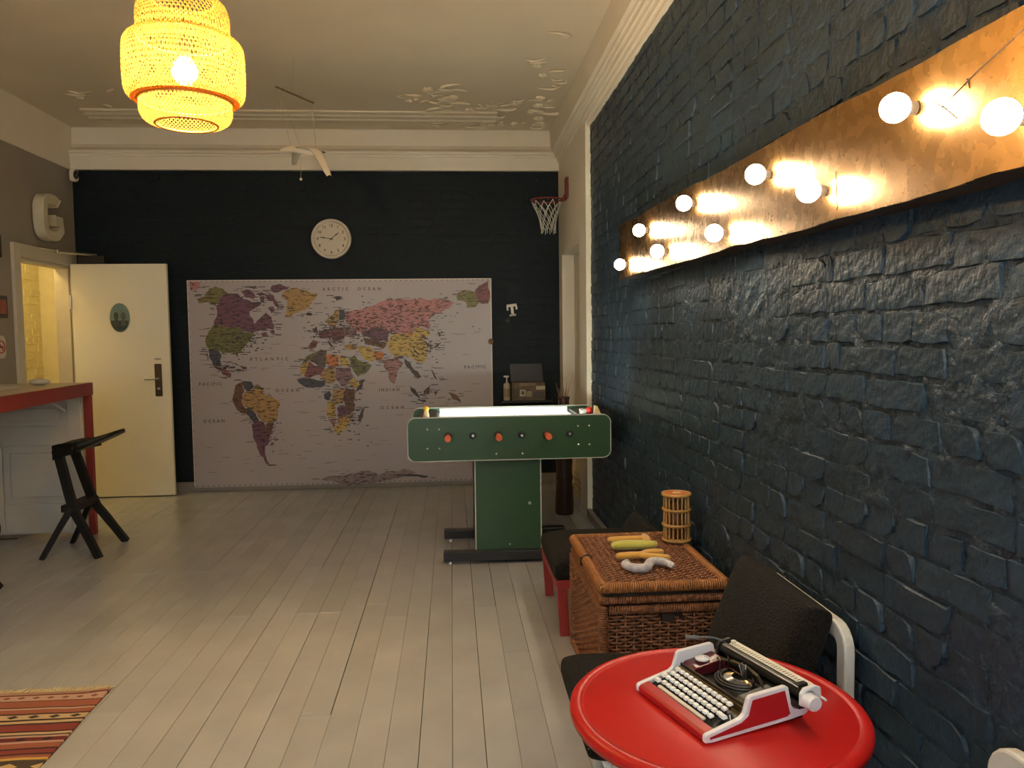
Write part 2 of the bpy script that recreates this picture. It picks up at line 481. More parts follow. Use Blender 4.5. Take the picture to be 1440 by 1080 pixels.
# ---------------------------------------------------------------- vestibule beyond the doorway
pv = lambda u, z, d: Vector((-4.25 + d, u, z))
vw = struct(mortar_sheet('wall_vestibule', 6.1, 8.55, 0.0, 2.6, 0.05, pv, M_cream_brick, amp=0.002), 'cream painted brick wall beyond the door')
brickwork(vw, 6.1, 8.5, 0.0, 2.55, pv, -PI/2, M_cream_brick, 21, proud=0.005, nparts=260, rank=lambda u, z: abs(u-8.1)*2 + abs(z-1.6))
vm = MB()
vm.box(-4.4, XL-0.12, 8.5, 8.6, 0, 2.6); vm.box(-4.4, XL-0.12, 6.0, 6.1, 0, 2.6); vm.box(-4.4, XL-0.12, 6.0, 8.6, 2.6, 2.7)
vm.box(XL-0.12, XL-0.02, YB+0.1, 8.6, 0, 2.7)
struct(vm.build('wall_vestibule_plain', M_cream), 'smooth cream wall beyond the door')
struct(MB().box(-4.4, XL-0.12, 6.0, 8.6, -0.08, 0.0).build('floor_vestibule', M_floor))
vl = thing('ceiling_lamp', 'small globe lamp on the ceiling beyond the open door', 'lamp', (-3.85, 7.0, 2.6))
MB().lathe([(0.06, -0.03), (0.06, 0.0)], 20).build('base', M_white, vl)
MB().ball((0, 0, -0.10), 0.075, 16, 10).build('globe', mat('vestibule_globe', (1, 0.9, 0.6), 0.4, emit=(1.0, 0.74, 0.28), estr=95.0), vl, True)

# door frame, door leaf, closer
fr = MB()
fr.box(XL, XL+0.025, DY0-0.10, DY0, 0, DZ+0.105); fr.box(XL, XL+0.025, DY1, DY1+0.10, 0, DZ+0.105); fr.box(XL, XL+0.025, DY0, DY1, DZ, DZ+0.105)
fr.box(XL-0.12, XL, DY0, DY0+0.025, 0, DZ); fr.box(XL-0.12, XL, DY1-0.02, DY1, 0, DZ); fr.box(XL-0.12, XL, DY0+0.025, DY1-0.02, DZ-0.025, DZ)
struct(fr.build('trim_6', mat('frame_paint', (0.55, 0.50, 0.41), 0.45, var=0.05), None, False, 0.004), 'painted door frame in the grey wall')
M_steel = mat('steel', (0.55, 0.54, 0.5), 0.35, 1.0)
M_brown = mat('bronze_plate', (0.10, 0.065, 0.035), 0.4, 0.6, var=0.2)
dr = struct(MB().box(-3.315, -2.5, 7.165, 7.205, 0.008, 2.072).build('door_1', M_door, None, False, 0.004), 'open cream door with an oval plaque')
pl = MB().prism(rounded_rect(-2.632, -2.572, 0.90, 1.19, 0.01), lambda a, b: (a, 7.157, b), lambda a, b: (a, 7.166, b)).build('handle_plate', M_brown, dr)
MB().tube([(-2.60, 7.16, 1.06), (-2.60, 7.11, 1.06), (-2.615, 7.10, 1.06), (-2.70, 7.10, 1.057)], 0.009, 8).build('handle', M_steel, pl, True)
MB().cyl((-2.60, 7.158, 0.97), (-2.60, 7.148, 0.97), 0.012).build('lock_cylinder', M_steel, pl)
MB().box(-2.63, -2.575, 7.160, 7.166, 1.225, 1.24).build('label_strip', mat('tape_grey', (0.42, 0.37, 0.27), 0.5), dr)
for z in (0.35, 1.74): MB().cyl((-3.322, 7.158, z-0.06), (-3.322, 7.158, z+0.06), 0.011).build('hinge', M_steel, dr)
ov = [(-2.91 + 0.083*math.cos(2*PI*k/40), 1.60 + 0.128*math.sin(2*PI*k/40)) for k in range(40)]
pq = plabel(MB().prism(ov, lambda a, b: (a, 7.152, b), lambda a, b: (a, 7.166, b)).build('plaque', mat('plaque_teal', (0.16, 0.235, 0.22), 0.3, var=0.25, vscale=14), dr), 'oval teal plaque with two pale figures')
MB().prism([(-2.91 + 0.075*math.cos(PI+PI*k/16), 1.575 + 0.095*math.sin(PI+PI*k/16)) for k in range(17)], lambda a, b: (a, 7.1500, b), lambda a, b: (a, 7.1522, b)).build('plaque_ground', mat('plaque_dark', (0.03, 0.045, 0.035), 0.4, var=0.3, vscale=40), pq)
for dx, c in ((-0.028, 0), (0.032, 1)):
    fb = MB(); x0 = -2.91 + dx
    fb.prism([(x0 + 0.02*math.cos(2*PI*k/20), 1.615 + 0.035*math.sin(2*PI*k/20)) for k in range(20)], lambda a, b: (a, 7.1490, b), lambda a, b: (a, 7.1502, b))
    fb.prism([(x0-0.022, 1.53), (x0+0.022, 1.53), (x0+0.012, 1.585), (x0-0.012, 1.585)], lambda a, b: (a, 7.1490, b), lambda a, b: (a, 7.1502, b))
    fb.build('plaque_figure', mat('plaque_figure_%d' % c, ((0.05, 0.06, 0.055), (0.09, 0.10, 0.085))[c], 0.4), pq)
cz = thing('door_closer', 'dark door closer with pale steel arm above the open door', 'door closer', (-3.2, 7.2, 2.1))
cb = MB().box(-0.06, 0.16, -0.01, 0.055, -0.022, 0.045).build('closer_body', mat('closer_black', (0.02, 0.018, 0.016), 0.4), cz, False, 0.004)
MB().tube([(0.10, 0.0, 0.052), (-0.10, -0.28, 0.052)], 0.011, 4).build('arm', M_steel, cz)
MB().tube([(-0.10, -0.28, 0.062), (-0.125, -0.52, 0.062)], 0.009, 4).build('arm', M_steel, cz)
MB().cyl((-0.10, -0.28, 0.045), (-0.10, -0.28, 0.07), 0.014).build('pivot', M_steel, cz)

# ================================================================ WORLD MAP
# outlines of the printed lands in metres across the panel: (tint, [(x, z), ...])
LANDS = [
 ('olive', [(-2.219,1.812),(-2.178,1.861),(-2.125,1.879),(-2.064,1.86),(-2.009,1.811),(-2.057,1.802),(-2.094,1.771),(-2.108,1.726),(-2.148,1.709),(-2.178,1.736),(-2.235,1.732),(-2.279,1.728),(-2.295,1.768),(-2.251,1.786),(-2.22,1.795)]),
 ('plum', [(-2.009,1.811),(-1.943,1.815),(-1.9,1.778),(-1.839,1.751),(-1.778,1.732),(-1.733,1.736),(-1.73,1.705),(-1.797,1.669),(-1.834,1.647),(-1.83,1.607),(-1.8,1.575),(-1.793,1.534),(-1.765,1.57),(-1.72,1.606),(-1.683,1.641),(-1.636,1.596),(-1.633,1.55),(-1.612,1.514),(-1.626,1.487),(-1.679,1.492),(-1.724,1.479),(-1.76,1.471),(-1.804,1.453),(-1.893,1.463),(-1.926,1.509),(-2.155,1.529),(-2.153,1.565),(-2.126,1.61),(-2.127,1.682),(-2.108,1.726),(-2.094,1.771),(-2.057,1.802)]),
 ('plum', [(-1.898,1.823),(-1.853,1.85),(-1.793,1.822),(-1.776,1.786),(-1.795,1.759),(-1.865,1.778)]),
 ('plum', [(-1.641,1.857),(-1.614,1.888),(-1.525,1.883),(-1.459,1.864),(-1.526,1.843),(-1.616,1.821)]),
 ('plum', [(-1.687,1.799),(-1.643,1.807),(-1.608,1.785),(-1.583,1.73),(-1.571,1.676),(-1.602,1.695),(-1.618,1.74),(-1.662,1.749)]),
 ('plum', [(-1.673,1.677),(-1.619,1.695),(-1.608,1.65),(-1.639,1.632)]),
 ('plum', [(-1.808,1.876),(-1.773,1.88),(-1.756,1.858),(-1.792,1.849)]),
 ('plum', [(-1.757,1.813),(-1.713,1.831),(-1.705,1.804),(-1.741,1.786)]),
 ('plum', [(-1.741,1.777),(-1.697,1.781),(-1.703,1.723),(-1.729,1.732)]),
 ('plum', [(-1.653,1.469),(-1.626,1.487),(-1.614,1.446),(-1.645,1.447)]),
 ('plum', [(-1.734,1.452),(-1.689,1.461),(-1.672,1.433),(-1.717,1.42)]),
 ('moss', [(-2.155,1.529),(-1.926,1.509),(-1.893,1.463),(-1.804,1.453),(-1.788,1.426),(-1.851,1.372),(-1.906,1.31),(-1.943,1.274),(-1.949,1.229),(-1.97,1.265),(-2.04,1.276),(-2.085,1.267),(-2.119,1.295),(-2.206,1.309),(-2.235,1.377),(-2.215,1.44),(-2.173,1.512)]),
 ('slate', [(-2.206,1.309),(-2.119,1.295),(-2.094,1.249),(-2.109,1.204),(-2.106,1.15),(-2.141,1.155),(-2.176,1.169),(-2.192,1.214),(-2.203,1.269)]),
 ('slate', [(-2.22,1.305),(-2.209,1.233),(-2.219,1.206),(-2.23,1.26)]),
 ('dusk', [(-2.176,1.169),(-2.141,1.155),(-2.089,1.131),(-2.062,1.158),(-2.026,1.162),(-2.045,1.14),(-2.09,1.109),(-2.142,1.128)]),
 ('maroon', [(-2.089,1.131),(-2.054,1.122),(-2.016,1.085),(-2.026,1.04),(-2.048,1.058),(-2.1,1.086)]),
 ('dusk', [(-1.982,1.18),(-1.938,1.156),(-1.868,1.128),(-1.904,1.124),(-1.951,1.157)]),
 ('dusk', [(-1.975,1.125),(-1.93,1.124),(-1.94,1.106),(-1.975,1.112)]),
 ('rose', [(-2.351,1.916),(-2.264,1.915),(-2.26,1.88),(-2.292,1.853),(-2.353,1.849)]),
 ('ochre', [(-1.532,1.812),(-1.426,1.859),(-1.322,1.839),(-1.208,1.809),(-1.268,1.733),(-1.308,1.675),(-1.404,1.638),(-1.472,1.59),(-1.519,1.6),(-1.507,1.677),(-1.487,1.735),(-1.542,1.774)]),
 ('dusk', [(-1.329,1.629),(-1.267,1.628),(-1.272,1.61),(-1.321,1.606)]),
 ('dusk', [(-1.07,1.771),(-0.994,1.775),(-1.013,1.748),(-1.044,1.739)]),
 ('ochre', [(-1.152,1.563),(-1.106,1.599),(-1.069,1.64),(-1.024,1.662),(-0.988,1.67),(-1.016,1.625),(-1.035,1.571),(-1.041,1.526),(-1.082,1.499),(-1.135,1.518)]),
 ('slate', [(-1.015,1.657),(-0.977,1.666),(-0.979,1.57),(-1.026,1.562),(-1.025,1.607)]),
 ('dusk', [(-1.28,1.483),(-1.234,1.51),(-1.218,1.455),(-1.254,1.446)]),
 ('maroon', [(-1.227,1.446),(-1.173,1.473),(-1.127,1.481),(-1.046,1.498),(-0.992,1.498),(-0.975,1.443),(-0.995,1.388),(-1.068,1.362),(-1.103,1.399),(-1.157,1.4),(-1.21,1.4)]),
 ('maroon', [(-1.32,1.32),(-1.274,1.383),(-1.22,1.364),(-1.24,1.319),(-1.294,1.292)]),
 ('dusk', [(-1.148,1.4),(-1.113,1.354),(-1.096,1.317),(-1.122,1.335)]),
 ('mauve', [(-0.992,1.498),(-0.884,1.478),(-0.868,1.423),(-0.94,1.406),(-0.994,1.407)]),
 ('rose', [(-0.975,1.652),(-0.898,1.651),(-0.826,1.66),(-0.735,1.686),(-0.662,1.722),(-0.552,1.757),(-0.527,1.748),(-0.363,1.746),(-0.218,1.736),(-0.108,1.744),(-0.025,1.743),(0.038,1.706),(-0.018,1.661),(-0.128,1.616),(-0.184,1.589),(-0.212,1.553),(-0.185,1.507),(-0.214,1.47),(-0.295,1.49),(-0.351,1.454),(-0.479,1.437),(-0.57,1.438),(-0.613,1.475),(-0.685,1.494),(-0.758,1.477),(-0.831,1.441),(-0.884,1.478),(-0.955,1.534),(-0.977,1.57)]),
 ('plum', [(-0.831,1.441),(-0.758,1.477),(-0.685,1.494),(-0.613,1.475),(-0.568,1.447),(-0.588,1.365),(-0.67,1.357),(-0.742,1.385),(-0.814,1.404)]),
 ('brown', [(-0.814,1.404),(-0.742,1.385),(-0.67,1.357),(-0.598,1.347),(-0.635,1.292),(-0.725,1.321),(-0.797,1.34)]),
 ('ochre', [(-0.997,1.325),(-0.96,1.342),(-0.861,1.323),(-0.871,1.295),(-0.961,1.288)]),
 ('yellow', [(-0.861,1.314),(-0.816,1.322),(-0.744,1.312),(-0.71,1.192),(-0.765,1.175),(-0.819,1.212),(-0.845,1.259)]),
 ('orange', [(-0.717,1.275),(-0.636,1.265),(-0.637,1.191),(-0.701,1.183)]),
 ('yellow', [(-0.599,1.347),(-0.543,1.428),(-0.479,1.428),(-0.37,1.399),(-0.323,1.49),(-0.259,1.471),(-0.196,1.443),(-0.224,1.397),(-0.261,1.379),(-0.226,1.323),(-0.237,1.195),(-0.265,1.158),(-0.329,1.168),(-0.374,1.206),(-0.429,1.225),(-0.52,1.208),(-0.574,1.255)]),
 ('orange', [(-0.497,1.437),(-0.351,1.435),(-0.324,1.453),(-0.343,1.38),(-0.407,1.372),(-0.489,1.4)]),
 ('dusk', [(-0.097,1.349),(-0.134,1.304),(-0.162,1.295),(-0.115,1.34)]),
 ('dusk', [(-0.131,1.451),(-0.095,1.414),(-0.114,1.396)]),
 ('dusk', [(-0.216,1.342),(-0.18,1.323),(-0.189,1.295),(-0.212,1.314)]),
 ('rosy', [(-0.642,1.181),(-0.525,1.218),(-0.448,1.158),(-0.508,1.08),(-0.54,0.963),(-0.569,0.983),(-0.596,1.082),(-0.634,1.122)]),
 ('dusk', [(-0.438,1.198),(-0.393,1.169),(-0.367,1.114),(-0.286,1.029),(-0.314,1.011),(-0.377,1.068),(-0.422,1.124)]),
 ('dusk', [(-0.193,1.102),(-0.166,1.055),(-0.135,0.999),(-0.158,1.008)]),
 ('dusk', [(-0.398,0.951),(-0.317,0.86),(-0.299,0.82),(-0.357,0.861)]),
 ('brown', [(-0.268,0.899),(-0.198,0.957),(-0.219,0.858),(-0.268,0.869)]),
 ('brown', [(-0.18,0.887),(-0.14,0.897),(-0.161,0.838)]),
 ('brown', [(-0.042,0.875),(0.037,0.854),(0.085,0.769),(-0.004,0.815)]),
 ('dusk', [(-0.328,0.821),(-0.24,0.799),(-0.319,0.809)]),
 ('moss', [(-0.951,1.205),(-0.893,1.233),(-0.74,1.143),(-0.78,1.085),(-0.869,1.037),(-0.934,1.146)]),
 ('mauve', [(-0.302,0.477),(-0.167,0.582),(-0.047,0.62),(0.053,0.591),(0.118,0.468),(0.096,0.347),(0.001,0.282),(-0.105,0.352),(-0.225,0.328),(-0.291,0.383)]),
 ('grey', [(-1.294,1.207),(-1.241,1.278),(-1.15,1.29),(-1.153,1.205),(-1.168,1.127),(-1.232,1.141),(-1.308,1.194)]),
 ('moss', [(-1.406,1.124),(-1.345,1.221),(-1.241,1.285),(-1.294,1.207),(-1.36,1.169)]),
 ('yellow', [(-1.399,1.13),(-1.36,1.169),(-1.314,1.188),(-1.318,1.064),(-1.388,1.065)]),
 ('maroon', [(-1.314,1.188),(-1.232,1.141),(-1.168,1.12),(-1.208,1.062),(-1.312,1.031),(-1.363,1.051)]),
 ('orange', [(-1.158,1.245),(-1.048,1.243),(-1.038,1.138),(-1.09,1.126),(-1.16,1.166)]),
 ('yellow', [(-1.042,1.23),(-0.971,1.229),(-0.934,1.136),(-1.032,1.138)]),
 ('ochre', [(-1.168,1.12),(-1.09,1.126),(-1.067,1.02),(-1.12,0.968),(-1.221,1.049)]),
 ('mauve', [(-1.064,1.125),(-0.935,1.13),(-0.911,1.044),(-0.965,0.966),(-1.03,0.954),(-1.073,1.02)]),
 ('slate', [(-1.428,1.026),(-1.312,1.031),(-1.157,1.022),(-1.172,0.969),(-1.224,0.944),(-1.34,0.946),(-1.391,0.98)]),
 ('yellow', [(-0.951,0.992),(-0.911,1.031),(-0.854,0.964),(-0.887,0.931),(-0.939,0.939)]),
 ('dusk', [(-0.86,1.003),(-0.807,1.016),(-0.835,0.937),(-0.895,0.879),(-0.881,0.938)]),
 ('ochre', [(-1.108,0.929),(-0.991,0.94),(-1.008,0.808),(-1.06,0.783),(-1.11,0.85)]),
 ('slate', [(-1.187,0.877),(-1.134,0.916),(-1.116,0.876),(-1.137,0.824),(-1.182,0.838)]),
 ('brown', [(-0.978,0.94),(-0.894,0.912),(-0.91,0.819),(-0.906,0.727),(-0.965,0.675),(-0.996,0.768),(-1.007,0.835)]),
 ('yellow', [(-1.157,0.811),(-1.072,0.809),(-1.076,0.664),(-1.154,0.666)]),
 ('plum', [(-1.067,0.756),(-0.996,0.768),(-0.972,0.688),(-1.037,0.663),(-1.069,0.677)]),
 ('rosy', [(-1.154,0.652),(-1.083,0.658),(-1.079,0.545),(-1.111,0.572)]),
 ('yellow', [(-1.105,0.559),(-1.038,0.624),(-0.972,0.688),(-0.947,0.635),(-0.988,0.556),(-1.067,0.505)]),
 ('ochre', [(-1.076,0.657),(-1.011,0.689),(-0.985,0.662),(-1.039,0.584)]),
 ('dusk', [(-0.875,0.66),(-0.84,0.739),(-0.816,0.752),(-0.829,0.672),(-0.85,0.613),(-0.876,0.62)]),
 ('brown', [(-1.983,0.974),(-1.917,1.01),(-1.902,0.925),(-1.932,0.832),(-1.907,0.775),(-1.881,0.708),(-1.936,0.719),(-1.989,0.786),(-2.014,0.852),(-1.994,0.918)]),
 ('slate', [(-1.917,1.015),(-1.835,1.009),(-1.818,0.962),(-1.874,0.916),(-1.91,0.944)]),
 ('ochre', [(-1.902,0.916),(-1.856,0.915),(-1.809,0.952),(-1.736,0.941),(-1.719,0.884),(-1.637,0.855),(-1.587,0.816),(-1.613,0.731),(-1.62,0.656),(-1.662,0.637),(-1.691,0.61),(-1.754,0.649),(-1.807,0.726),(-1.861,0.764),(-1.934,0.794),(-1.922,0.851)]),
 ('moss', [(-1.818,0.971),(-1.762,0.97),(-1.727,0.932),(-1.8,0.942)]),
 ('slate', [(-1.907,0.756),(-1.861,0.764),(-1.807,0.716),(-1.781,0.659),(-1.82,0.622),(-1.855,0.66)]),
 ('plum', [(-1.847,0.622),(-1.782,0.649),(-1.719,0.601),(-1.693,0.543),(-1.696,0.448),(-1.734,0.402),(-1.728,0.316),(-1.702,0.239),(-1.73,0.249),(-1.782,0.336),(-1.825,0.461)]),
 ('brown', [(-1.718,0.61),(-1.644,0.637),(-1.664,0.571),(-1.695,0.486),(-1.72,0.544)]),
 ('lilac', [(-1.235,0.083),(-1.13,0.12),(-0.999,0.124),(-0.828,0.159),(-0.736,0.137),(-0.711,0.109),(-0.706,0.114),(-0.587,0.151),(-0.371,0.135),(-0.234,0.082),(-0.53,0.08),(-1.116,0.065)]),
 ('olive', [(0.049,1.77),(0.077,1.811),(0.16,1.824),(0.224,1.815),(0.251,1.741),(0.259,1.704),(0.222,1.668),(0.148,1.664),(0.14,1.714),(0.057,1.734)]),
 ('maroon', [(0.224,1.815),(0.262,1.869),(0.35,1.914),(0.347,1.703),(0.259,1.713)]),
]
MAPC = {'olive': (0.167, 0.148, 0.049), 'plum': (0.138, 0.054, 0.084), 'moss': (0.128, 0.122, 0.035), 'slate': (0.054, 0.054, 0.073), 'dusk': (0.064, 0.044, 0.04), 'maroon': (0.187, 0.059, 0.064), 'rose': (0.394, 0.162, 0.162), 'ochre': (0.354, 0.211, 0.068), 'mauve': (0.211, 0.118, 0.128), 'brown': (0.128, 0.059, 0.03), 'yellow': (0.452, 0.305, 0.073), 'orange': (0.462, 0.157, 0.044), 'grey': (0.098, 0.073, 0.059), 'rosy': (0.295, 0.148, 0.128), 'lilac': (0.236, 0.187, 0.187)}
def map_mat(nm, c):
    m = mat('map_' + nm, c, 0.45); nt = m.node_tree; N = nt.nodes; Lk = nt.links
    tc = N.new('ShaderNodeTexCoord'); n = N.new('ShaderNodeTexNoise'); n.inputs['Scale'].default_value = 34; n.inputs['Detail'].default_value = 4
    mp = N.new('ShaderNodeMapping'); mp.inputs['Scale'].default_value = (0.6, 1, 1.7)
    Lk.new(tc.outputs['Object'], mp.inputs['Vector']); Lk.new(mp.outputs['Vector'], n.inputs['Vector'])
    cr = N.new('ShaderNodeValToRGB'); cr.color_ramp.elements[0].position = 0.36; cr.color_ramp.elements[1].position = 0.47
    cr.color_ramp.elements[0].color = (c[0]*0.25, c[1]*0.25, c[2]*0.25, 1); cr.color_ramp.elements[1].color = (*c, 1)
    e = cr.color_ramp.elements.new(0.8); e.color = (min(1, c[0]*1.35), min(1, c[1]*1.35), min(1, c[2]*1.35), 1)
    Lk.new(n.outputs['Fac'], cr.inputs['Fac']); Lk.new(cr.outputs['Color'], N['Principled BSDF'].inputs['Base Color'])
    return m
wm = thing('world_map', 'huge political world map panel standing against the dark brick wall', 'map', (-1.0, 7.345, 0.0))
ML, MR, MBt, MT, MY = -2.379, 0.378, 0.04, 1.936, 7.322
M_sea = mat('map_sea', (0.39, 0.345, 0.35), 0.38, var=0.05, vscale=1.2)
def wmc(mb, name, m): # geometry written in room coordinates, moved under the map's empty
    o = mb.build(name, m, wm); o.location = (1.0, -7.345, 0.0); return o
wmc(MB().prism(rounded_rect(ML, MR, MBt, MT, 0.02), lambda a, b: (a, MY, b), lambda a, b: (a, MY-0.0+0.015, b)), 'map_panel', M_sea)
rgm = random.Random(4)
def coast(pts, lev=2, k=0.13):
    for _ in range(lev):
        out = []
        for i_ in range(len(pts)):
            a = pts[i_]; b = pts[(i_+1) % len(pts)]
            d = (b[0]-a[0], b[1]-a[1]); t = rgm.uniform(-k, k)
            out += [a, ((a[0]+b[0])/2 - d[1]*t, (a[1]+b[1])/2 + d[0]*t)]
        pts = out
    return pts
for n_, (c, pts) in enumerate(LANDS):
    y = MY - 0.0006 - 0.00012*(n_ % 12)
    p = coast(pts)
    o = wmc(MB().add([(a, y, b) for a, b in p], [tuple(range(len(p)))]), 'country', map_mat(c, MAPC[c]))
M_ink = mat('map_ink', (0.05, 0.035, 0.03), 0.5)
lt = MB()                                   # place-name print: short dark strokes along the coasts and in the seas
for c, pts in LANDS:
    for k in range(max(6, int(len(pts)*1.3))):
        a = rgm.choice(pts); sx = rgm.choice((-1, 1)); L = rgm.uniform(0.025, 0.075); x0 = a[0] + sx*rgm.uniform(0.0, 0.03); z0 = a[1] + rgm.uniform(-0.02, 0.02)
        x1 = x0 + sx*L; h = rgm.uniform(0.0018, 0.0035); sl = rgm.uniform(-0.003, 0.003)
        if min(x0, x1) < ML+0.03 or max(x0, x1) > MR-0.03 or z0 < MBt+0.03 or z0 > MT-0.05: continue
        lt.add([(x0, MY-0.0024, z0-h), (x1, MY-0.0024, z0-h+sl), (x1, MY-0.0024, z0+h+sl), (x0, MY-0.0024, z0+h)], [(0,1,2,3)])
for (cx_, cz_, rx_, rz_, n) in ((-1.06,1.46,0.20,0.13,230),(-0.72,1.46,0.24,0.12,120),(-1.88,1.37,0.17,0.11,120),(-0.46,1.61,0.42,0.14,140),(-0.27,1.29,0.13,0.12,100),(-1.66,0.52,0.07,0.15,45),(-0.96,0.70,0.13,0.28,90)):
    for k in range(n):
        x0 = rgm.gauss(cx_, rx_*0.55); z0 = rgm.gauss(cz_, rz_*0.55); L = rgm.uniform(0.006, 0.028); h = rgm.uniform(0.002, 0.0055)
        lt.add([(x0, MY-0.0025, z0-h), (x0+L, MY-0.0025, z0-h), (x0+L, MY-0.0025, z0+h), (x0, MY-0.0025, z0+h)], [(0,1,2,3)])
stuff(wmc(lt, 'place_name_print', M_ink))
lt = MB()
for k in range(190):
    x0 = rgm.uniform(ML+0.06, MR-0.16); z0 = rgm.uniform(MBt+0.12, MT-0.08); L = rgm.uniform(0.03, 0.10); h = rgm.uniform(0.0014, 0.003)
    lt.add([(x0, MY-0.0004, z0-h), (x0+L, MY-0.0004, z0-h), (x0+L, MY-0.0004, z0+h), (x0, MY-0.0004, z0+h)], [(0,1,2,3)])
stuff(wmc(lt, 'sea_name_print', mat('map_faint_ink', (0.22, 0.175, 0.16), 0.5)))
tk = MB()
for k in range(58):
    u = ML + 0.03 + (MR-ML-0.06)*k/57
    for z in (MBt+0.008, MT-0.018): tk.box(u-0.006, u+0.006, MY-0.0012, MY-0.0002, z, z+0.007)
for k in range(24):
    z = MBt + 0.05 + (MT-MBt-0.1)*k/23
    for u in (ML+0.006, MR-0.014): tk.box(u, u+0.008, MY-0.0012, MY-0.0002, z, z+0.01)
stuff(wmc(tk, 'border_tick', M_ink))
ed = MB(); e_ = 0.012
ed.box(ML, MR, MY-0.0022, MY-0.0003, MT-e_, MT-0.0); ed.box(ML, ML+e_*0.7, MY-0.0022, MY-0.0003, MBt+0.02, MT-e_); ed.box(MR-e_, MR, MY-0.0022, MY-0.0003, MBt+0.02, MT-e_)
wmc(ed, 'edge_strip', mat('map_edge', (0.55, 0.50, 0.46), 0.4))
for txt, x0, x1, z, s in (('ARCTIC  OCEAN', -1.198, -0.616, 1.845, 0.038), ('ATLANTIC', -1.858, -1.487, 1.212, 0.040), ('OCEAN', -1.611, -1.418, 0.921, 0.040),
                        ('PACIFIC', -2.317, -2.089, 0.992, 0.040), ('OCEAN', -2.266, -2.101, 0.651, 0.040), ('INDIAN', -0.682, -0.492, 0.911, 0.040),
                        ('OCEAN', -0.66, -0.462, 0.744, 0.040), ('PACIFIC', 0.101, 0.328, 1.11, 0.040)):
    n = len(txt); sp_ = (x1-x0)/max(1, (n-1))/(s*0.62)
    stuff(text_mesh(txt, s, mat('map_name_ink', (0.12, 0.09, 0.085), 0.5), 'ocean_name', wm, Matrix.Translation(((x0+x1)/2+1.0, MY-7.345-0.003, z)) @ Matrix.Rotation(PI/2, 4, 'X'), 0.0012, 0.0, 'CENTER', max(1.0, sp_)))
ck = tag(MB().lathe([(0.0, -0.012), (0.022, -0.012), (0.026, -0.006), (0.026, 0.006), (0.02, 0.012), (0.0, 0.012)], 20, cap=False).build('cork_disc', mat('cork', (0.21, 0.12, 0.05), 0.8, var=0.3, vscale=120), None, True), 'small round cork disc on the right edge of the world map', 'cork disc')
ck.location = (0.366, MY-0.017, 1.348); ck.rotation_euler = (PI/2, 0, 0)

# ================================================================ WALL CLOCK
M_clock = mat('clock_white', (0.66, 0.60, 0.50), 0.35)
M_black = mat('black_ink', (0.012, 0.011, 0.01), 0.5)
ckk = thing('wall_clock', 'round white wall clock with black numerals on dark brick', 'clock', (-1.079, 7.34, 2.301))
cf = MB().lathe([(0.0, 0.03), (0.148, 0.03), (0.15, 0.034), (0.158, 0.05), (0.168, 0.056), (0.178, 0.05), (0.182, 0.03), (0.18, 0.0), (0.0, 0.0)], 64, cap=False).build('case', M_clock, ckk, True)
cf.rotation_euler = (PI/2, 0, 0); cf.location = (0, 0, 0)
smooth_by_angle(cf, 0.5)
fc = MB().lathe([(0.0, 0.0), (0.147, 0.0)], 48, cap=False).build('dial', mat('clock_dial', (0.60, 0.53, 0.42), 0.5), ckk); fc.rotation_euler = (PI/2, 0, 0); fc.location = (0, -0.0315, 0)
for h in range(1, 13):
    a = PI/2 - 2*PI*h/12
    text_mesh(str(h), 0.036, M_black, 'numeral', ckk, Matrix.Translation((0.122*math.cos(a), -0.0325, 0.122*math.sin(a))) @ Matrix.Rotation(PI/2, 4, 'X'), 0.0008)
def hand(ang, L, w, y):
    d = (math.sin(ang), math.cos(ang)); p = (d[1], -d[0])
    q = [(-0.02, w*0.4), (L*0.5, w*0.45), (L*0.62, w), (L, w*0.15), (L, -w*0.15), (L*0.62, -w), (L*0.5, -w*0.45), (-0.02, -w*0.4)]
    pts = [(t*d[0]+s_*p[0], t*d[1]+s_*p[1]) for t, s_ in q]
    return MB().prism(pts, lambda a, b: (a, y, b), lambda a, b: (a, y+0.0015, b))
hand(math.radians(50), 0.092, 0.006, -0.036).build('hour_hand', M_black, ckk)
hand(math.radians(278.5), 0.11, 0.006, -0.039).build('minute_hand', M_black, ckk)
MB().cyl((0, -0.033, 0), (0, -0.042, 0), 0.008, n=16).build('hub', M_black, ckk)

# ================================================================ PENDANT LAMPS
M_weave = bpy.data.materials.new('bamboo_weave'); M_weave.use_nodes = True
_nt = M_weave.node_tree; _nt.nodes.clear()
_o = _nt.nodes.new('ShaderNodeOutputMaterial'); _mx = _nt.nodes.new('ShaderNodeMixShader'); _d = _nt.nodes.new('ShaderNodeBsdfDiffuse'); _t = _nt.nodes.new('ShaderNodeBsdfTranslucent')
_nz = _nt.nodes.new('ShaderNodeTexNoise'); _nz.inputs['Scale'].default_value = 30
_rp = _nt.nodes.new('ShaderNodeValToRGB'); _rp.color_ramp.elements[0].color = (0.15, 0.082, 0.020, 1); _rp.color_ramp.elements[1].color = (0.25, 0.155, 0.045, 1)
_nt.links.new(_nz.outputs['Fac'], _rp.inputs['Fac'])
for s_ in (_d, _t): _nt.links.new(_rp.outputs['Color'], s_.inputs['Color'])
_mx.inputs[0].default_value = 0.5
_nt.links.new(_d.outputs[0], _mx.inputs[1]); _nt.links.new(_t.outputs[0], _mx.inputs[2]); _nt.links.new(_mx.outputs[0], _o.inputs[0])
M_rim = mat('bamboo_rim', (0.50, 0.20, 0.03), 0.5, var=0.15, vscale=40)
M_band = M_weave.copy(); M_band.name = 'bamboo_band'
_rb = [n for n in M_band.node_tree.nodes if n.type == 'VALTORGB'][0].color_ramp
_rb.elements[0].color = (0.16, 0.045, 0.005, 1); _rb.elements[1].color = (0.20, 0.062, 0.008, 1)
M_cord = mat('lamp_cord', (0.03, 0.025, 0.02), 0.6)
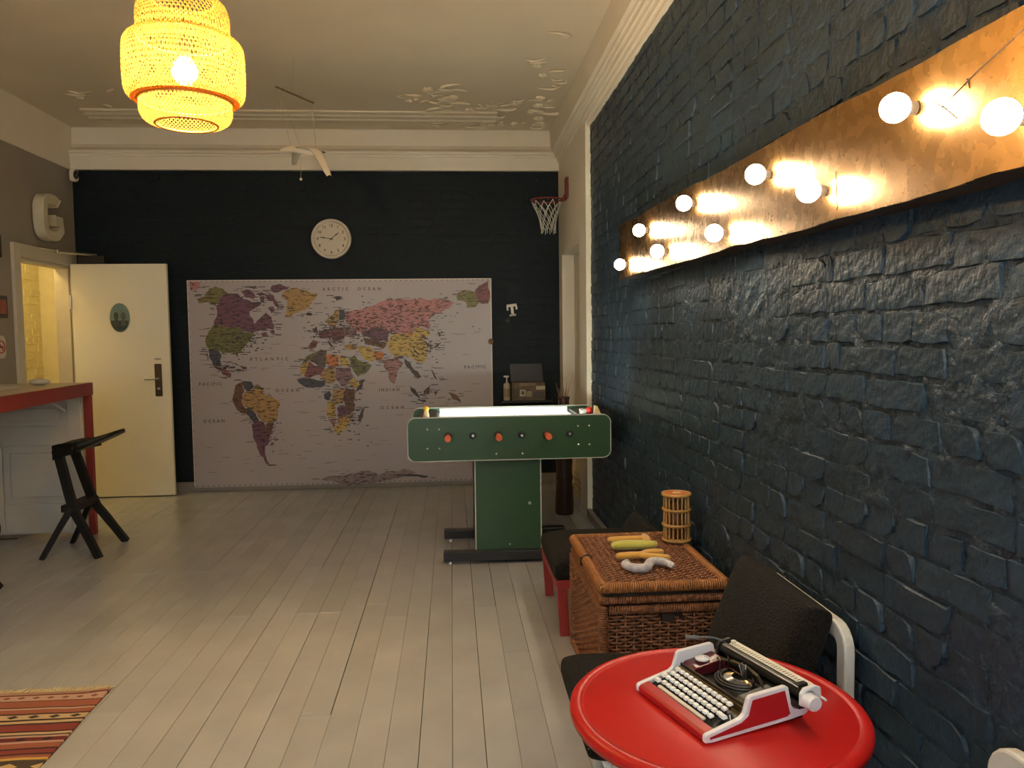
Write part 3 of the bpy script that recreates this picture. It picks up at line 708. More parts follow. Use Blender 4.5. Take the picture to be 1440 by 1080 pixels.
M_pbulb = mat('pendant_bulb_glow', (1, 0.9, 0.7), 0.4, emit=(1.0, 0.65, 0.24), estr=PEND_L)
def weave_band(prof, ns, twist, w):
    # two families of flat bamboo strips spiralling over a surface of revolution
    mb = MB(); P2 = catmull([(r, z, 0) for r, z in prof], 5)
    m_ = len(P2)
    for fam in (1, -1):
        for k in range(ns):
            v = []
            for j, p in enumerate(P2):
                t = j/(m_-1); a = 2*PI*k/ns + fam*twist*t
                r = p.x + (0.0012 if fam > 0 else -0.0012)
                da = w/max(r, 0.05)
                v += [(r*math.cos(a-da), r*math.sin(a-da), p.y), (r*math.cos(a+da), r*math.sin(a+da), p.y)]
            mb.add(v, [(2*j, 2*j+1, 2*j+3, 2*j+2) for j in range(m_-1)])
    return mb
def pendant(label, loc):
    t = thing('pendant_lamp', label, 'lamp', loc)
    k_ = 0.87
    low = [(0.123,-0.222),(0.150,-0.218),(0.172,-0.202),(0.183,-0.175),(0.184,-0.14),(0.184,-0.085)]
    mid = [(0.186,-0.128),(0.215,-0.124),(0.234,-0.100),(0.240,-0.05),(0.240,0.05),(0.234,0.100),(0.215,0.124),(0.186,0.128)]
    top = [(0.184,0.085),(0.184,0.18),(0.183,0.225),(0.172,0.262),(0.150,0.282),(0.123,0.287)]
    low, mid, top = [[(r*k_, z*k_) for r, z in q] for q in (low, mid, top)]
    stuff(weave_band(low, 68, 0.8, 0.0026).build('woven_tier', M_weave, t))
    stuff(weave_band(mid, 88, 1.2, 0.0026).build('woven_tier', M_weave, t))
    stuff(weave_band(top, 68, 0.8, 0.0026).build('woven_tier', M_weave, t))
    for r, z in ((0.123,-0.222),(0.186,-0.130),(0.186,0.130),(0.123,0.287)):
        r, z = r*k_, z*k_
        MB().tube([(r*math.cos(2*PI*k/48), r*math.sin(2*PI*k/48), z) for k in range(48)], 0.0045, 6, True).build('rim', M_rim, t, True)
    for s_ in (-1, 1):
        MB().lathe([(0.186*k_, 0.1290*k_*s_), (0.214*k_, 0.1255*k_*s_)], 48, cap=False).build('rim_band', M_band, t)
    MB().cyl((0, 0, 0.06), (0, 0, ZC - loc[2]-0.0), 0.004, n=8).build('cord', M_cord, t)
    MB().cyl((0, 0, 0.045), (0, 0, 0.11), 0.02, n=16).build('socket', M_cord, t)
    MB().lathe([(0.05, 0), (0.05, 0.02), (0.02, 0.04)], 20, (0, 0, ZC - loc[2] - 0.041)).build('ceiling_rose', M_white, t, True)
    bm_ = [(0.002,-0.05),(0.025,-0.043),(0.040,-0.025),(0.045,0.0),(0.038,0.022),(0.022,0.042),(0.015,0.055)]
    MB().lathe(bm_, 20).build('bulb', M_pbulb, t, True)
    return t
pendant('woven bamboo pendant lamp glowing yellow over the grey floor', (-0.953, 3.0, 2.378))

# ================================================================ BRASS BOARD WITH GLOBE BULBS
mb_ = bpy.data.materials.new('brass_sheet'); mb_.use_nodes = True; nt = mb_.node_tree; N = nt.nodes; Lk = nt.links; bs = N['Principled BSDF']
bs.inputs['Metallic'].default_value = 1.0
tc = N.new('ShaderNodeTexCoord'); n1 = N.new('ShaderNodeTexNoise'); n1.inputs['Scale'].default_value = 3; n1.inputs['Detail'].default_value = 8
cr = N.new('ShaderNodeValToRGB'); cr.color_ramp.elements[0].position = 0.3; cr.color_ramp.elements[0].color = (0.40, 0.21, 0.075, 1)
cr.color_ramp.elements[1].position = 0.7; cr.color_ramp.elements[1].color = (0.60, 0.36, 0.145, 1)
n2 = N.new('ShaderNodeTexNoise'); n2.inputs['Scale'].default_value = 26; n2.inputs['Detail'].default_value = 10
mr = N.new('ShaderNodeMapRange'); mr.inputs[1].default_value = 0.3; mr.inputs[2].default_value = 0.75; mr.inputs[3].default_value = 0.25; mr.inputs[4].default_value = 0.30
vo = N.new('ShaderNodeTexNoise'); vo.inputs['Scale'].default_value = 18; vo.inputs['Detail'].default_value = 5; vo.inputs['Distortion'].default_value = 1.5
mp = N.new('ShaderNodeMapping'); mp.inputs['Scale'].default_value = (1, 1.2, 0.8)
bp = N.new('ShaderNodeBump'); bp.inputs['Strength'].default_value = 0.035; bp.inputs['Distance'].default_value = 0.01
for n in (n1, n2): Lk.new(tc.outputs['Object'], n.inputs['Vector'])
Lk.new(tc.outputs['Object'], mp.inputs['Vector']); Lk.new(mp.outputs['Vector'], vo.inputs['Vector'])
Lk.new(n1.outputs['Fac'], cr.inputs['Fac']); Lk.new(cr.outputs['Color'], bs.inputs['Base Color'])
Lk.new(n2.outputs['Fac'], mr.inputs[0]); Lk.new(mr.outputs[0], bs.inputs['Roughness'])
Lk.new(vo.outputs['Fac'], bp.inputs['Height']); Lk.new(bp.outputs['Normal'], bs.inputs['Normal'])
M_brass = mb_
M_gbulb = mat('globe_bulb_glow', (1, 0.9, 0.7), 0.4, emit=(1.0, 0.83, 0.60), estr=BULB_L)
M_wood_dark = mat('board_core', (0.05, 0.03, 0.018), 0.7, var=0.3)
BF = 0.962      # brass face
lb = thing('marquee_light', 'long rough brass board with glowing globe bulbs on slate brick', 'wall light', (BF+0.03, 2.6, 1.85))
def bt(y): return 2.018 - (4.5-y)*0.0245 + 0.010*noise.noise(Vector((y*1.7, 0, 0))) + 0.006*noise.noise(Vector((y*6, 4, 0)))
def bb(y): return 1.716 - (4.5-y)*0.014 + 0.008*noise.noise(Vector((y*2.1, 9, 0))) + 0.005*noise.noise(Vector((y*7, 5, 0)))
ys = [0.62 + (4.43-0.62)*k/90 for k in range(91)]
def board(x0, x1, inset):
    m_ = MB(); v = []; n = len(ys)
    for x_ in (x0, x1):
        for y in ys: v += [(x_-BF-0.03, y-2.6, bb(y)+inset-1.85), (x_-BF-0.03, y-2.6, bt(y)-inset-1.85)]
    f = []
    for k in range(n-1):
        a = 2*k; b = 2*n + 2*k
        f += [(a, a+1, a+3, a+2), (b, b+2, b+3, b+1), (a, a+2, b+2, b), (a+1, b+1, b+3, a+3)]
    f += [(0, 2*n, 2*n+1, 1), (2*n-2, 2*n-1, 4*n-1, 4*n-2)]
    return m_.add(v, f)
board(BF, BF+0.008, 0.0).build('brass_sheet', M_brass, lb)
board(BF+0.008, 1.052, 0.002).build('board_core', M_wood_dark, lb)
BULBS = [(4.215,1.777),(3.775,1.902),(3.44,1.765),(3.04,1.909),(2.685,1.747),(2.315,1.873),(1.962,1.760),(1.573,1.857),(1.256,1.752),(0.93,1.85)]
for (y, z) in BULBS:
    s_ = MB().cyl((BF-0.002, y, z), (BF-0.020, y, z), 0.014, n=14).build('socket', M_cord, lb); s_.location = (-BF-0.03, -2.6, -1.85)
    b_ = MB().ball((BF-0.046, y, z), 0.030, 18, 12).build('bulb', M_gbulb, lb, True); b_.location = (-BF-0.03, -2.6, -1.85)
for (y0, z0, y1, z1) in ((1.44,1.80,1.52,1.855),(1.50,1.83,1.27,1.90),(1.405,1.845,1.415,1.865),(1.9,1.70,1.91,1.80)):
    s_ = MB().tube([(BF-0.0005, y0, z0), (BF-0.0005, (y0+y1)/2, (z0+z1)/2+0.004), (BF-0.0005, y1, z1)], [0.001, 0.0016, 0.001], 4).build('gouge', M_wood_dark, lb); s_.location = (-BF-0.03, -2.6, -1.85)

# ================================================================ FOOSBALL TABLE
M_green = mat('green_laminate', (0.022, 0.062, 0.024), 0.32, var=0.08, vscale=3, bump=0.02, bscale=90)
M_edge = mat('white_edge_band', (0.42, 0.43, 0.40), 0.4)
M_blk = mat('black_laminate', (0.010, 0.009, 0.009), 0.35, var=0.1)
M_inner = mat('white_inner', (0.78, 0.80, 0.76), 0.4)
M_orange = mat('orange_handle', (0.52, 0.11, 0.03), 0.35, var=0.1, vscale=40)
M_bush = mat('black_bushing', (0.008, 0.008, 0.008), 0.4)
ft = thing('foosball_table', 'green foosball table on a central pedestal with glowing white interior', 'foosball table', (0.345, 5.05, 0.0))
def ftb(mb, name, m, parent=None, **k):
    o = mb.build(name, m, parent or ft, **k)
    if parent is None: o.location = (-0.345, -5.05, 0.0)
    return o
PX0, PX1, PZ0, PZ1 = -0.272, 0.962, 0.648, 0.908
def panel(y0, y1, name):
    rr = rounded_rect(PX0, PX1, PZ0, PZ1, 0.045, 6)
    o = ftb(MB().prism(rr, lambda a, b: (a, y0, b), lambda a, b: (a, y1, b)), name, M_green)
    # edge banding that runs right round
    mb = MB(); n = len(rr); cx, cz = (PX0+PX1)/2, (PZ0+PZ1)/2
    big = rounded_rect(PX0-0.005, PX1+0.005, PZ0-0.005, PZ1+0.005, 0.05, 6)
    v = [(a, y0-0.001, b) for a, b in rr] + [(a, y0-0.001, b) for a, b in big] + [(a, y1+0.001, b) for a, b in big] + [(a, y1+0.001, b) for a, b in rr]
    f = []
    for i_ in range(n):
        j = (i_+1) % n
        for q in range(3): f.append((q*n+i_, q*n+j, (q+1)*n+j, (q+1)*n+i_))
    e = mb.add(v, f).build('edge_band', M_edge, o)
    return o
fp = panel(4.72, 4.745, 'front_panel')
panel(5.375, 5.40, 'rear_panel')
EX0, EX1 = -0.215, 0.905
for x0, x1 in ((EX0, EX0+0.02), (EX1-0.02, EX1)):
    ftb(MB().box(x0, x1, 4.745, 5.375, 0.66, 0.895), 'end_wall', M_blk)
ftb(MB().box(EX0+0.02, EX1-0.02, 4.745, 5.375, 0.66, 0.69), 'table_bed', M_blk)
for x0, x1 in ((EX0+0.02, -0.10), (0.80, EX1-0.02)):
    ftb(MB().box(x0, x1, 4.745, 5.375, 0.872, 0.895), 'corner_tray', M_blk, bevel=0.004)
pit = MB(); a0, a1, b0, b1 = -0.10, 0.80, 4.75, 5.37
pit.box(a0, a1, b0, b1, 0.69, 0.70); pit.box(a0, a0+0.01, b0, b1, 0.70, 0.872); pit.box(a1-0.01, a1, b0, b1, 0.70, 0.872)
pit.box(a0+0.01, a1-0.01, b1-0.012, b1+0.004, 0.70, 0.906); pit.box(a0+0.01, a1-0.01, b0, b0+0.012, 0.70, 0.86)
ftb(pit, 'playing_pit', M_inner)
ftb(MB().cyl((-0.06, 4.785, 0.868), (0.76, 4.785, 0.868), 0.013, n=12), 'light_tube', mat('tube_glow', (1, 1, 1), 0.4, emit=(0.90, 1.0, 0.90), estr=TUBE_L))
RODS = [(-0.032, 1), (0.119, 0), (0.27, 1), (0.413, 2), (0.566, 1), (0.71, 0)]
for xr, k in RODS:
    zr = 0.798
    r_ = ftb(MB().cyl((xr, 4.60 if k == 1 else (4.665 if k == 2 else 4.705), zr), (xr, 5.46 if k == 1 else 5.56, zr), 0.008, n=10), 'rod', M_steel)
    bu = MB(); bu.tube([(xr+0.0155*math.cos(2*PI*q/20), 4.716, zr+0.0155*math.sin(2*PI*q/20)) for q in range(20)], 0.0075, 8, True)
    ftb(bu, 'bushing', M_bush, smooth=True)
    yh0, yh1, sg = (4.70, 4.575, -1) if k == 1 else (5.43, 5.56, 1)
    hm = MB()
    d = yh1 - yh0
    hm.cyl((xr, yh0, zr), (xr, yh0+d*0.35, zr), 0.0135, 0.016, 14); hm.cyl((xr, yh0+d*0.35, zr), (xr, yh1, zr), 0.016, 0.0185, 14)
    hm.tube([(xr+0.0165*math.cos(2*PI*q/16), yh0+d*0.5, zr+0.0165*math.sin(2*PI*q/16)) for q in range(16)], 0.0025, 6, True)
    hm.tube([(xr+0.0175*math.cos(2*PI*q/16), yh0+d*0.8, zr+0.0175*math.sin(2*PI*q/16)) for q in range(16)], 0.0025, 6, True)
    ftb(hm, 'handle', M_orange)
for xx, zz in ((-0.156,0.841),(-0.084,0.840),(-0.157,0.724),(-0.085,0.723),(0.762,0.843),(0.832,0.843),(0.764,0.728),(0.833,0.728),(0.26,0.683),(0.42,0.681)):
    ftb(MB().lathe([(0.0065, -0.001), (0.006, 0.002), (0.002, 0.0035)], 10), 'screw', mat('bright_screw', (0.8, 0.8, 0.75), 0.25, 0.7)).matrix_local = Matrix.Translation((xx-0.345, 4.72-5.05, zz)) @ Matrix.Rotation(PI/2, 4, 'X')
pd = ftb(MB().box(0.128, 0.538, 4.80, 5.30, 0.055, 0.655), 'pedestal', M_blk)
ftb(MB().box(0.132, 0.534, 4.782, 4.80, 0.06, 0.65), 'pedestal_front', M_green)
pe = MB(); w = 0.007
pe.box(0.126, 0.126+w, 4.780, 4.802, 0.053, 0.65); pe.box(0.540-w, 0.540, 4.780, 4.802, 0.053, 0.65); pe.box(0.126+w, 0.54-w, 4.780, 4.802, 0.053, 0.060)
ftb(pe, 'pedestal_edge_band', M_edge)
ftb(MB().cyl((0.466, 4.783, 0.362), (0.466, 4.777, 0.362), 0.010, n=14), 'lock', M_steel)
ftb(MB().cyl((0.34, 4.783, 0.107), (0.34, 4.779, 0.107), 0.005, n=10), 'screw', M_steel)
for y0, y1 in ((4.725, 4.805), (5.27, 5.35)):
    ftb(MB().box(-0.072, 0.755, y0, y1, 0.022, 0.078), 'foot_bar', M_blk, bevel=0.003)
    for xx in (-0.03, 0.71):
        ftb(MB().cyl((xx, (y0+y1)/2, 0.0), (xx, (y0+y1)/2, 0.024), 0.018, 0.012, 12), 'levelling_foot', M_steel)
pk = thing('game_peg', 'small cream peg with yellow cap on the left foosball corner tray', 'peg', (-0.165, 4.86, 0.895))
MB().lathe([(0.019, 0), (0.018, 0.02), (0.014, 0.045)], 14).build('peg_body', mat('peg_cream', (0.72, 0.60, 0.38), 0.5), pk, True)
MB().ball((0, 0, 0.058), 0.018, 14, 10).build('peg_cap', mat('peg_yellow', (0.75, 0.42, 0.03), 0.35), pk, True)
pk = thing('game_peg', 'small grey peg with red cap on the right foosball corner tray', 'peg', (0.838, 4.90, 0.895))
c_ = MB().cyl((-0.035, 0, 0.021), (0.005, 0, 0.021), 0.016, 0.019, 14).build('peg_body', mat('peg_grey', (0.35, 0.33, 0.3), 0.4), pk)
MB().ball((0.025, 0, 0.024), 0.023, 14, 10).build('peg_cap', mat('peg_red', (0.62, 0.03, 0.025), 0.35), pk, True)
wdg = tag(MB().prism([(0, 0), (0.05, 0), (0.022, 0.065), (0.006, 0.068)], lambda a, b: (a, 0, b), lambda a, b: (a, 0.035, b)).build('wooden_wedge', mat('wedge_wood', (0.62, 0.47, 0.25), 0.5, var=0.1), None, False, 0.002), 'small pale wooden wedge on the right foosball corner tray', 'wedge')
wdg.location = (0.868, 4.752, 0.895)

# ================================================================ BASKETBALL HOOP
M_red = mat('red_metal', (0.16, 0.018, 0.012), 0.4, var=0.1)
M_net = mat('net_cord', (0.55, 0.53, 0.48), 0.7)
bh = thing('basketball_hoop', 'small red wall basketball hoop with white cord net', 'basketball hoop', (XW, 6.77, 2.56))
MB().box(-0.022, 0.0, -0.05, 0.05, 0.015, 0.19).build('bracket', M_red, bh, False, 0.006)
MB().tube([(-0.02, 0, 0.04), (-0.03, 0, 0.01), (-0.06, 0, 0.0)], 0.018, 8).build('arm', M_red, bh, True)
rc, rr = -0.185, 0.130
MB().tube([(rc+rr*math.cos(2*PI*k/36), rr*math.sin(2*PI*k/36), 0.0) for k in range(36)], 0.0075, 8, True).build('ring', M_red, bh, True)
for k in range(12):
    a = 2*PI*k/12
    MB().tube([(rc+rr*math.cos(a), rr*math.sin(a), -0.004), (rc+(rr-0.004)*math.cos(a), (rr-0.004)*math.sin(a), -0.022)], 0.0035, 6).build('net_hook', M_red, bh)
nm = MB()
for fam in (1, -1):
    for k in range(10):
        pts = []
        for j in range(9):
            t = j/8; a = 2*PI*k/10 + fam*t*1.25
            r = (rr-0.004)*(1-t) + 0.062*t + 0.012*math.sin(PI*t)*(-1)
            pts.append((rc + 0.015*t + r*math.cos(a), r*math.sin(a), -0.018 - 0.235*t + 0.006*math.sin(k*3.3)))
        pts.append((pts[-1][0], pts[-1][1], pts[-1][2]-0.03))
        nm.tube(pts, 0.0028, 5)
nm.build('net', M_net, bh)

# ================================================================ BIRD MOBILE
M_bird = mat('bird_white', (0.62, 0.57, 0.47), 0.5)
M_string = mat('pale_string', (0.40, 0.34, 0.25), 0.7)
M_rod = mat('mobile_rod', (0.14, 0.09, 0.045), 0.6)
bmb = thing('bird_mobile', 'white seagull mobile on strings from a wooden rod at the ceiling', 'mobile', (-0.99, 5.5, 2.67))
bo = lambda x_, y, z: (x_+0.99, y-5.5, z-2.67)
pts = [bo(-1.15,5.53,2.676), bo(-1.08,5.51,2.686), bo(-1.0,5.5,2.682), bo(-0.94,5.49,2.668), bo(-0.89,5.485,2.664), bo(-0.855,5.48,2.660)]
MB().tube(catmull(pts, 4), [0.005+0.027*math.sin(PI*min(1, (k+0.6)/21.5))**0.8 for k in range(21)], 10).build('body', M_bird, bmb, True)
MB().cyl(bo(-0.858,5.48,2.660), bo(-0.828,5.475,2.655), 0.008, 0.001, 8).build('beak', M_black, bmb)
def wing(root, mid, tip, chord, th=0.004):
    c = catmull([root, mid, tip], 8); mb = MB(); v = []; n = len(c)
    for k, p in enumerate(c):
        t = k/(n-1); w = chord*(1 - 0.55*t*t)*(0.9 if k else 1.0)*(1.0 if t < 0.9 else (1.6-t*0.75))
        v += [(p.x - w*0.55, p.y, p.z), (p.x + w*0.1, p.y, p.z+0.010), (p.x + w*0.45, p.y, p.z)]
        v += [(q[0], q[1], q[2]-th) for q in v[-3:]]
    f = []
    for k in range(n-1):
        a = 6*k; b = a+6
        f += [(a, a+1, b+1, b), (a+1, a+2, b+2, b+1), (a+3, b+3, b+4, a+4), (a+4, b+4, b+5, a+5), (a, b, b+3, a+3), (a+2, a+5, b+5, b+2)]
    f += [(0, 3, 4, 1), (1, 4, 5, 2), (6*n-6, 6*n-5, 6*n-2, 6*n-3), (6*n-5, 6*n-4, 6*n-1, 6*n-2)]
    return mb.add(v, f)
wing(bo(-0.985,5.47,2.69), bo(-0.855,5.28,2.62), bo(-0.762,5.15,2.435), 0.082).build('wing', M_bird, bmb, True)
wing(bo(-1.01,5.53,2.69), bo(-1.06,5.68,2.70), bo(-1.12,5.88,2.66), 0.075).build('wing', M_bird, bmb, True)
MB().tube([bo(-1.174,5.6,3.128), bo(-0.889,5.4,2.962)], 0.006, 8).build('rod', M_rod, bmb)
MB().tube([bo(-1.03,5.5,3.045), bo(-1.03,5.5,3.30)], 0.0012, 4).build('string', M_string, bmb)
for a, b in (((-1.165,5.59,3.12), (-1.11,5.84,2.672)), ((-1.14,5.56,3.11), (-1.0,5.5,2.69)), ((-0.90,5.41,2.968), (-0.85,5.2,2.62)), ((-1.0,5.5,2.67), (-1.005,5.5,2.49))):
    MB().tube([bo(*a), bo(*b)], 0.0012, 4).build('string', M_string, bmb)
MB().ball(bo(-1.005,5.5,2.482), 0.010, 10, 8).build('bead', M_bird, bmb, True)

# ================================================================ LETTERS AND SMALL WALL THINGS
M_let = mat('letter_cream', (0.58, 0.53, 0.39), 0.45, var=0.04)
# marquee letter G facing into the room: a band swept round, open at the far side
gp = []
for k in range(33):
    a = math.radians(48 + 264*k/32)
    ca, sa = math.cos(a), math.sin(a); ex = 0.62
    gp.append((0.125*math.copysign(abs(ca)**ex, ca), 0.150*math.copysign(abs(sa)**ex, sa)))
gp += [(0.135, -0.085), (0.135, -0.02), (0.03, -0.02)]
mbg = MB(); v = []; n = len(gp); wd = 0.040
for k, (a, b) in enumerate(gp):
    p0 = Vector(gp[max(k-1, 0)]); p1 = Vector(gp[min(k+1, n-1)]); d = (p1-p0).normalized(); nn = Vector((-d.y, d.x))
    s_ = 1.25 if n-4 < k < n-1 else 1.0
    for o_, dx in ((wd*s_, 0), (-wd*s_, 0), (-wd*s_, 0.085), (wd*s_, 0.085)):
        v.append((dx, a + nn.x*o_, b + nn.y*o_))
f = []
for k in range(n-1):
    for q in range(4): f.append((4*k+q, 4*k+(q+1) % 4, 4*k+4+(q+1) % 4, 4*k+4+q))
f += [(0, 1, 2, 3), (4*n-1, 4*n-2, 4*n-3, 4*n-4)]
G = tag(mbg.add(v, f).build('wall_letter', M_let, None, False, 0.006), 'thick cream letter G mounted on the grey wall above the door', 'letter')
G.location = (XL+0.012, 6.79, 2.418)
T = text_mesh('T', 0.14, mat('magnet_white', (0.75, 0.70, 0.60), 0.5), 'wall_letter', None, Matrix.Translation((0.571, 7.335, 1.635)) @ Matrix.Rotation(-0.12, 4, 'Y') @ Matrix.Rotation(PI/2, 4, 'X'), 0.006, 0.006)
tag(T, 'small white letter T on the dark brick right of the map', 'letter')
# slab serifs on the T
sf = MB(); sf.box(-0.05, -0.034, 0.005, 0.045, -0.006, 0.006); sf.box(0.034, 0.05, 0.005, 0.045, -0.006, 0.006); sf.box(-0.03, 0.03, -0.052, -0.036, -0.006, 0.006)
sf.build('serif', MATS['magnet_white'], T)
st = [((0.030 if k % 2 == 0 else 0.013)*math.sin(2*PI*k/10), (0.030 if k % 2 == 0 else 0.013)*math.cos(2*PI*k/10)) for k in range(10)]
S_ = tag(MB().prism(st, lambda a, b: (a, 0, b), lambda a, b: (a, 0.01, b)).build('star_ornament', M_black), 'small black star under the white letter T', 'star')
S_.location = (0.529, 7.33, 1.54)
pf = thing('framed_picture', 'small red picture in a dark frame on the grey wall', 'picture', (XL, 6.06, 1.58))
MB().box(0, 0.02, 0.0, 0.135, 0.0, 0.165).build('frame', mat('dark_frame', (0.02, 0.013, 0.01), 0.4), pf, False, 0.003)
MB().box(0.0201, 0.0215, 0.022, 0.113, 0.03, 0.135).build('picture_sheet', mat('picture_red', (0.30, 0.075, 0.045), 0.5, var=0.3, vscale=20), pf)
pf = thing('framed_picture', 'dark empty frame on the grey wall above the red picture', 'picture', (XL, 5.98, 2.03))
MB().box(0, 0.02, 0.0, 0.175, 0.0, 0.165).build('frame', MATS['dark_frame'], pf, False, 0.003)
MB().box(0.0201, 0.0215, 0.025, 0.15, 0.025, 0.14).build('picture_sheet', mat('picture_dark', (0.05, 0.04, 0.035), 0.4), pf)
ns = thing('no_smoking_sticker', 'round white no smoking sticker beside the door frame', 'sticker', (XL+0.001, 6.11, 1.363))
cy = lambda r, x0, x1: MB().prism([(r*math.cos(2*PI*k/28), r*math.sin(2*PI*k/28)*1.0) for k in range(28)], lambda a, b: (x0, a, b), lambda a, b: (x1, a, b))
MB().prism(rounded_rect(-0.062, 0.062, -0.085, 0.085, 0.045), lambda a, b: (0, a, b), lambda a, b: (0.002, a, b)).build('sticker_base', mat('sticker_white', (0.6, 0.56, 0.5), 0.5), ns)
MB().tube([(0.003, 0.045*math.cos(2*PI*k/28), 0.045*math.sin(2*PI*k/28)) for k in range(28)], 0.005, 5, True).build('red_ring', mat('sign_red', (0.45, 0.05, 0.04), 0.5), ns)
MB().tube([(0.003, -0.032, 0.032), (0.003, 0.032, -0.032)], 0.005, 5).build('red_bar', MATS['sign_red'], ns)
MB().box(0.0021, 0.003, -0.028, 0.028, -0.006, 0.006).build('cigarette', M_black, ns)
sn = thing('motion_sensor', 'small white motion sensor with dark lens in the wall corner', 'sensor', (-3.285, 7.23, 2.80))
MB().prism(rounded_rect(-0.032, 0.032, 0.0, 0.105, 0.025), lambda a, b: (a, 0.0, b), lambda a, b: (a, 0.04, b)).build('sensor_body', M_white, sn, False, 0.004)
MB().ball((0.028, -0.004, 0.055), 0.03, 12, 8, (0.7, 0.6, 1.3)).build('lens', mat('sensor_lens', (0.015, 0.014, 0.014), 0.15), sn, True)

# ================================================================ BAR COUNTER
M_redp = mat('red_bar_paint', (0.27, 0.028, 0.022), 0.42, var=0.1, vscale=5)
M_top = mat('bar_top_pale', (0.48, 0.42, 0.34), 0.4, var=0.06)
M_panel = mat('white_panel_paint', (0.56, 0.53, 0.47), 0.5, var=0.06, vscale=4, bump=0.06, bscale=30)
bc = thing('bar_counter', 'pale bar counter with red painted edge and white panelled end', 'counter', (-2.95, 5.0, 0.0))
bl = lambda x_, y, z: (x_+2.95, y-5.0, z)
tp = [(-2.615, 5.84), (-2.44, 3.9), (-3.32, 3.9), (-3.32, 5.84)]
MB().prism(tp, lambda a, b: bl(a, b, 1.06), lambda a, b: bl(a, b, 1.10)).build('countertop', M_top, bc)
bd = MB()
def strip(p, q, t, z0, z1):
    d = (Vector(q)-Vector(p)).normalized(); nn = Vector((d.y, -d.x))*t
    pts = [p, q, (q[0]+nn.x, q[1]+nn.y), (p[0]+nn.x, p[1]+nn.y)]
    bd.prism(pts, lambda a, b: bl(a, b, z0), lambda a, b: bl(a, b, z1))
strip((-2.44, 3.88), (-2.615, 5.86), 0.022, 1.012, 1.10)
strip((-2.60, 5.84), (-3.32, 5.84), 0.022, 1.012, 1.10)
strip((-3.32, 3.90), (-2.43, 3.90), 0.022, 1.012, 1.10)
bd.build('edge_board', M_redp, bc)
MB().box(*[q for q in (-2.635+2.95, -2.592+2.95)], 0.80, 0.845, 0.0, 1.012).build('leg', M_redp, bc, False, 0.003)
MB().box(-2.48+2.95, -2.44+2.95, -1.08, -1.04, 0.0, 1.06).build('leg', M_redp, bc, False, 0.003)
ep = MB().box(-3.32+2.95, -2.64+2.95, 0.79, 0.825, 0.02, 1.06).build('end_panel', M_panel, bc)
fs = MB()
for (x0, x1, z0, z1) in ((-3.32,-3.20,0.03,1.05),(-2.74,-2.645,0.03,1.05),(-3.20,-2.74,0.03,0.24),(-3.20,-2.74,0.66,0.80),(-3.20,-2.74,0.96,1.05)):
    MB().box(x0+2.95, x1+2.95, 0.772, 0.791, z0, z1).build('panel_frame', M_panel, ep, False, 0.006)
for (x0, x1, z0, z1) in ((-3.15,-2.79,0.29,0.61),(-3.15,-2.79,0.835,0.925)):
    MB().box(x0+2.95, x1+2.95, 0.778, 0.791, z0, z1).build('raised_panel', M_panel, ep, False, 0.010)
MB().tube([bl(-2.88, 5.62, 1.055), bl(-2.745, 5.76, 0.905)], 0.012, 4).build('bracket', M_panel, bc)
MB().tube(catmull([bl(-3.25,5.76,0.14), bl(-3.225,5.755,0.10), bl(-3.23,5.75,0.03), bl(-3.27,5.74,0.006), bl(-3.1,5.73,0.006)], 5), 0.004, 6).build('cable', M_black, bc, True)
pp = thing('paper_stack', 'loose white papers lying on the bar counter', 'papers', (-2.93, 5.2, 1.1005))
for k, (dx, dy, rz, z) in enumerate(((0, 0, 0.1, 0.0), (0.03, 0.07, -0.2, 0.0016), (-0.04, 0.16, 0.35, 0.0032))):
    o = MB().box(-0.11, 0.11, -0.15, 0.15, 0, 0.0015).build('paper_sheet', mat('paper', (0.62, 0.60, 0.56), 0.6), pp); o.location = (dx, dy, z); o.rotation_euler.z = rz
clh = tag(MB().ball((0, 0, 0.0), 0.055, 16, 10, (1.25, 1.0, 0.42)).build('cloth_bundle', mat('cloth_grey', (0.52, 0.50, 0.46), 0.8, bump=0.5, bscale=30), None, True), 'small crumpled pale cloth on the far end of the counter', 'cloth')
clh.location = (-2.83, 5.60, 1.1235)

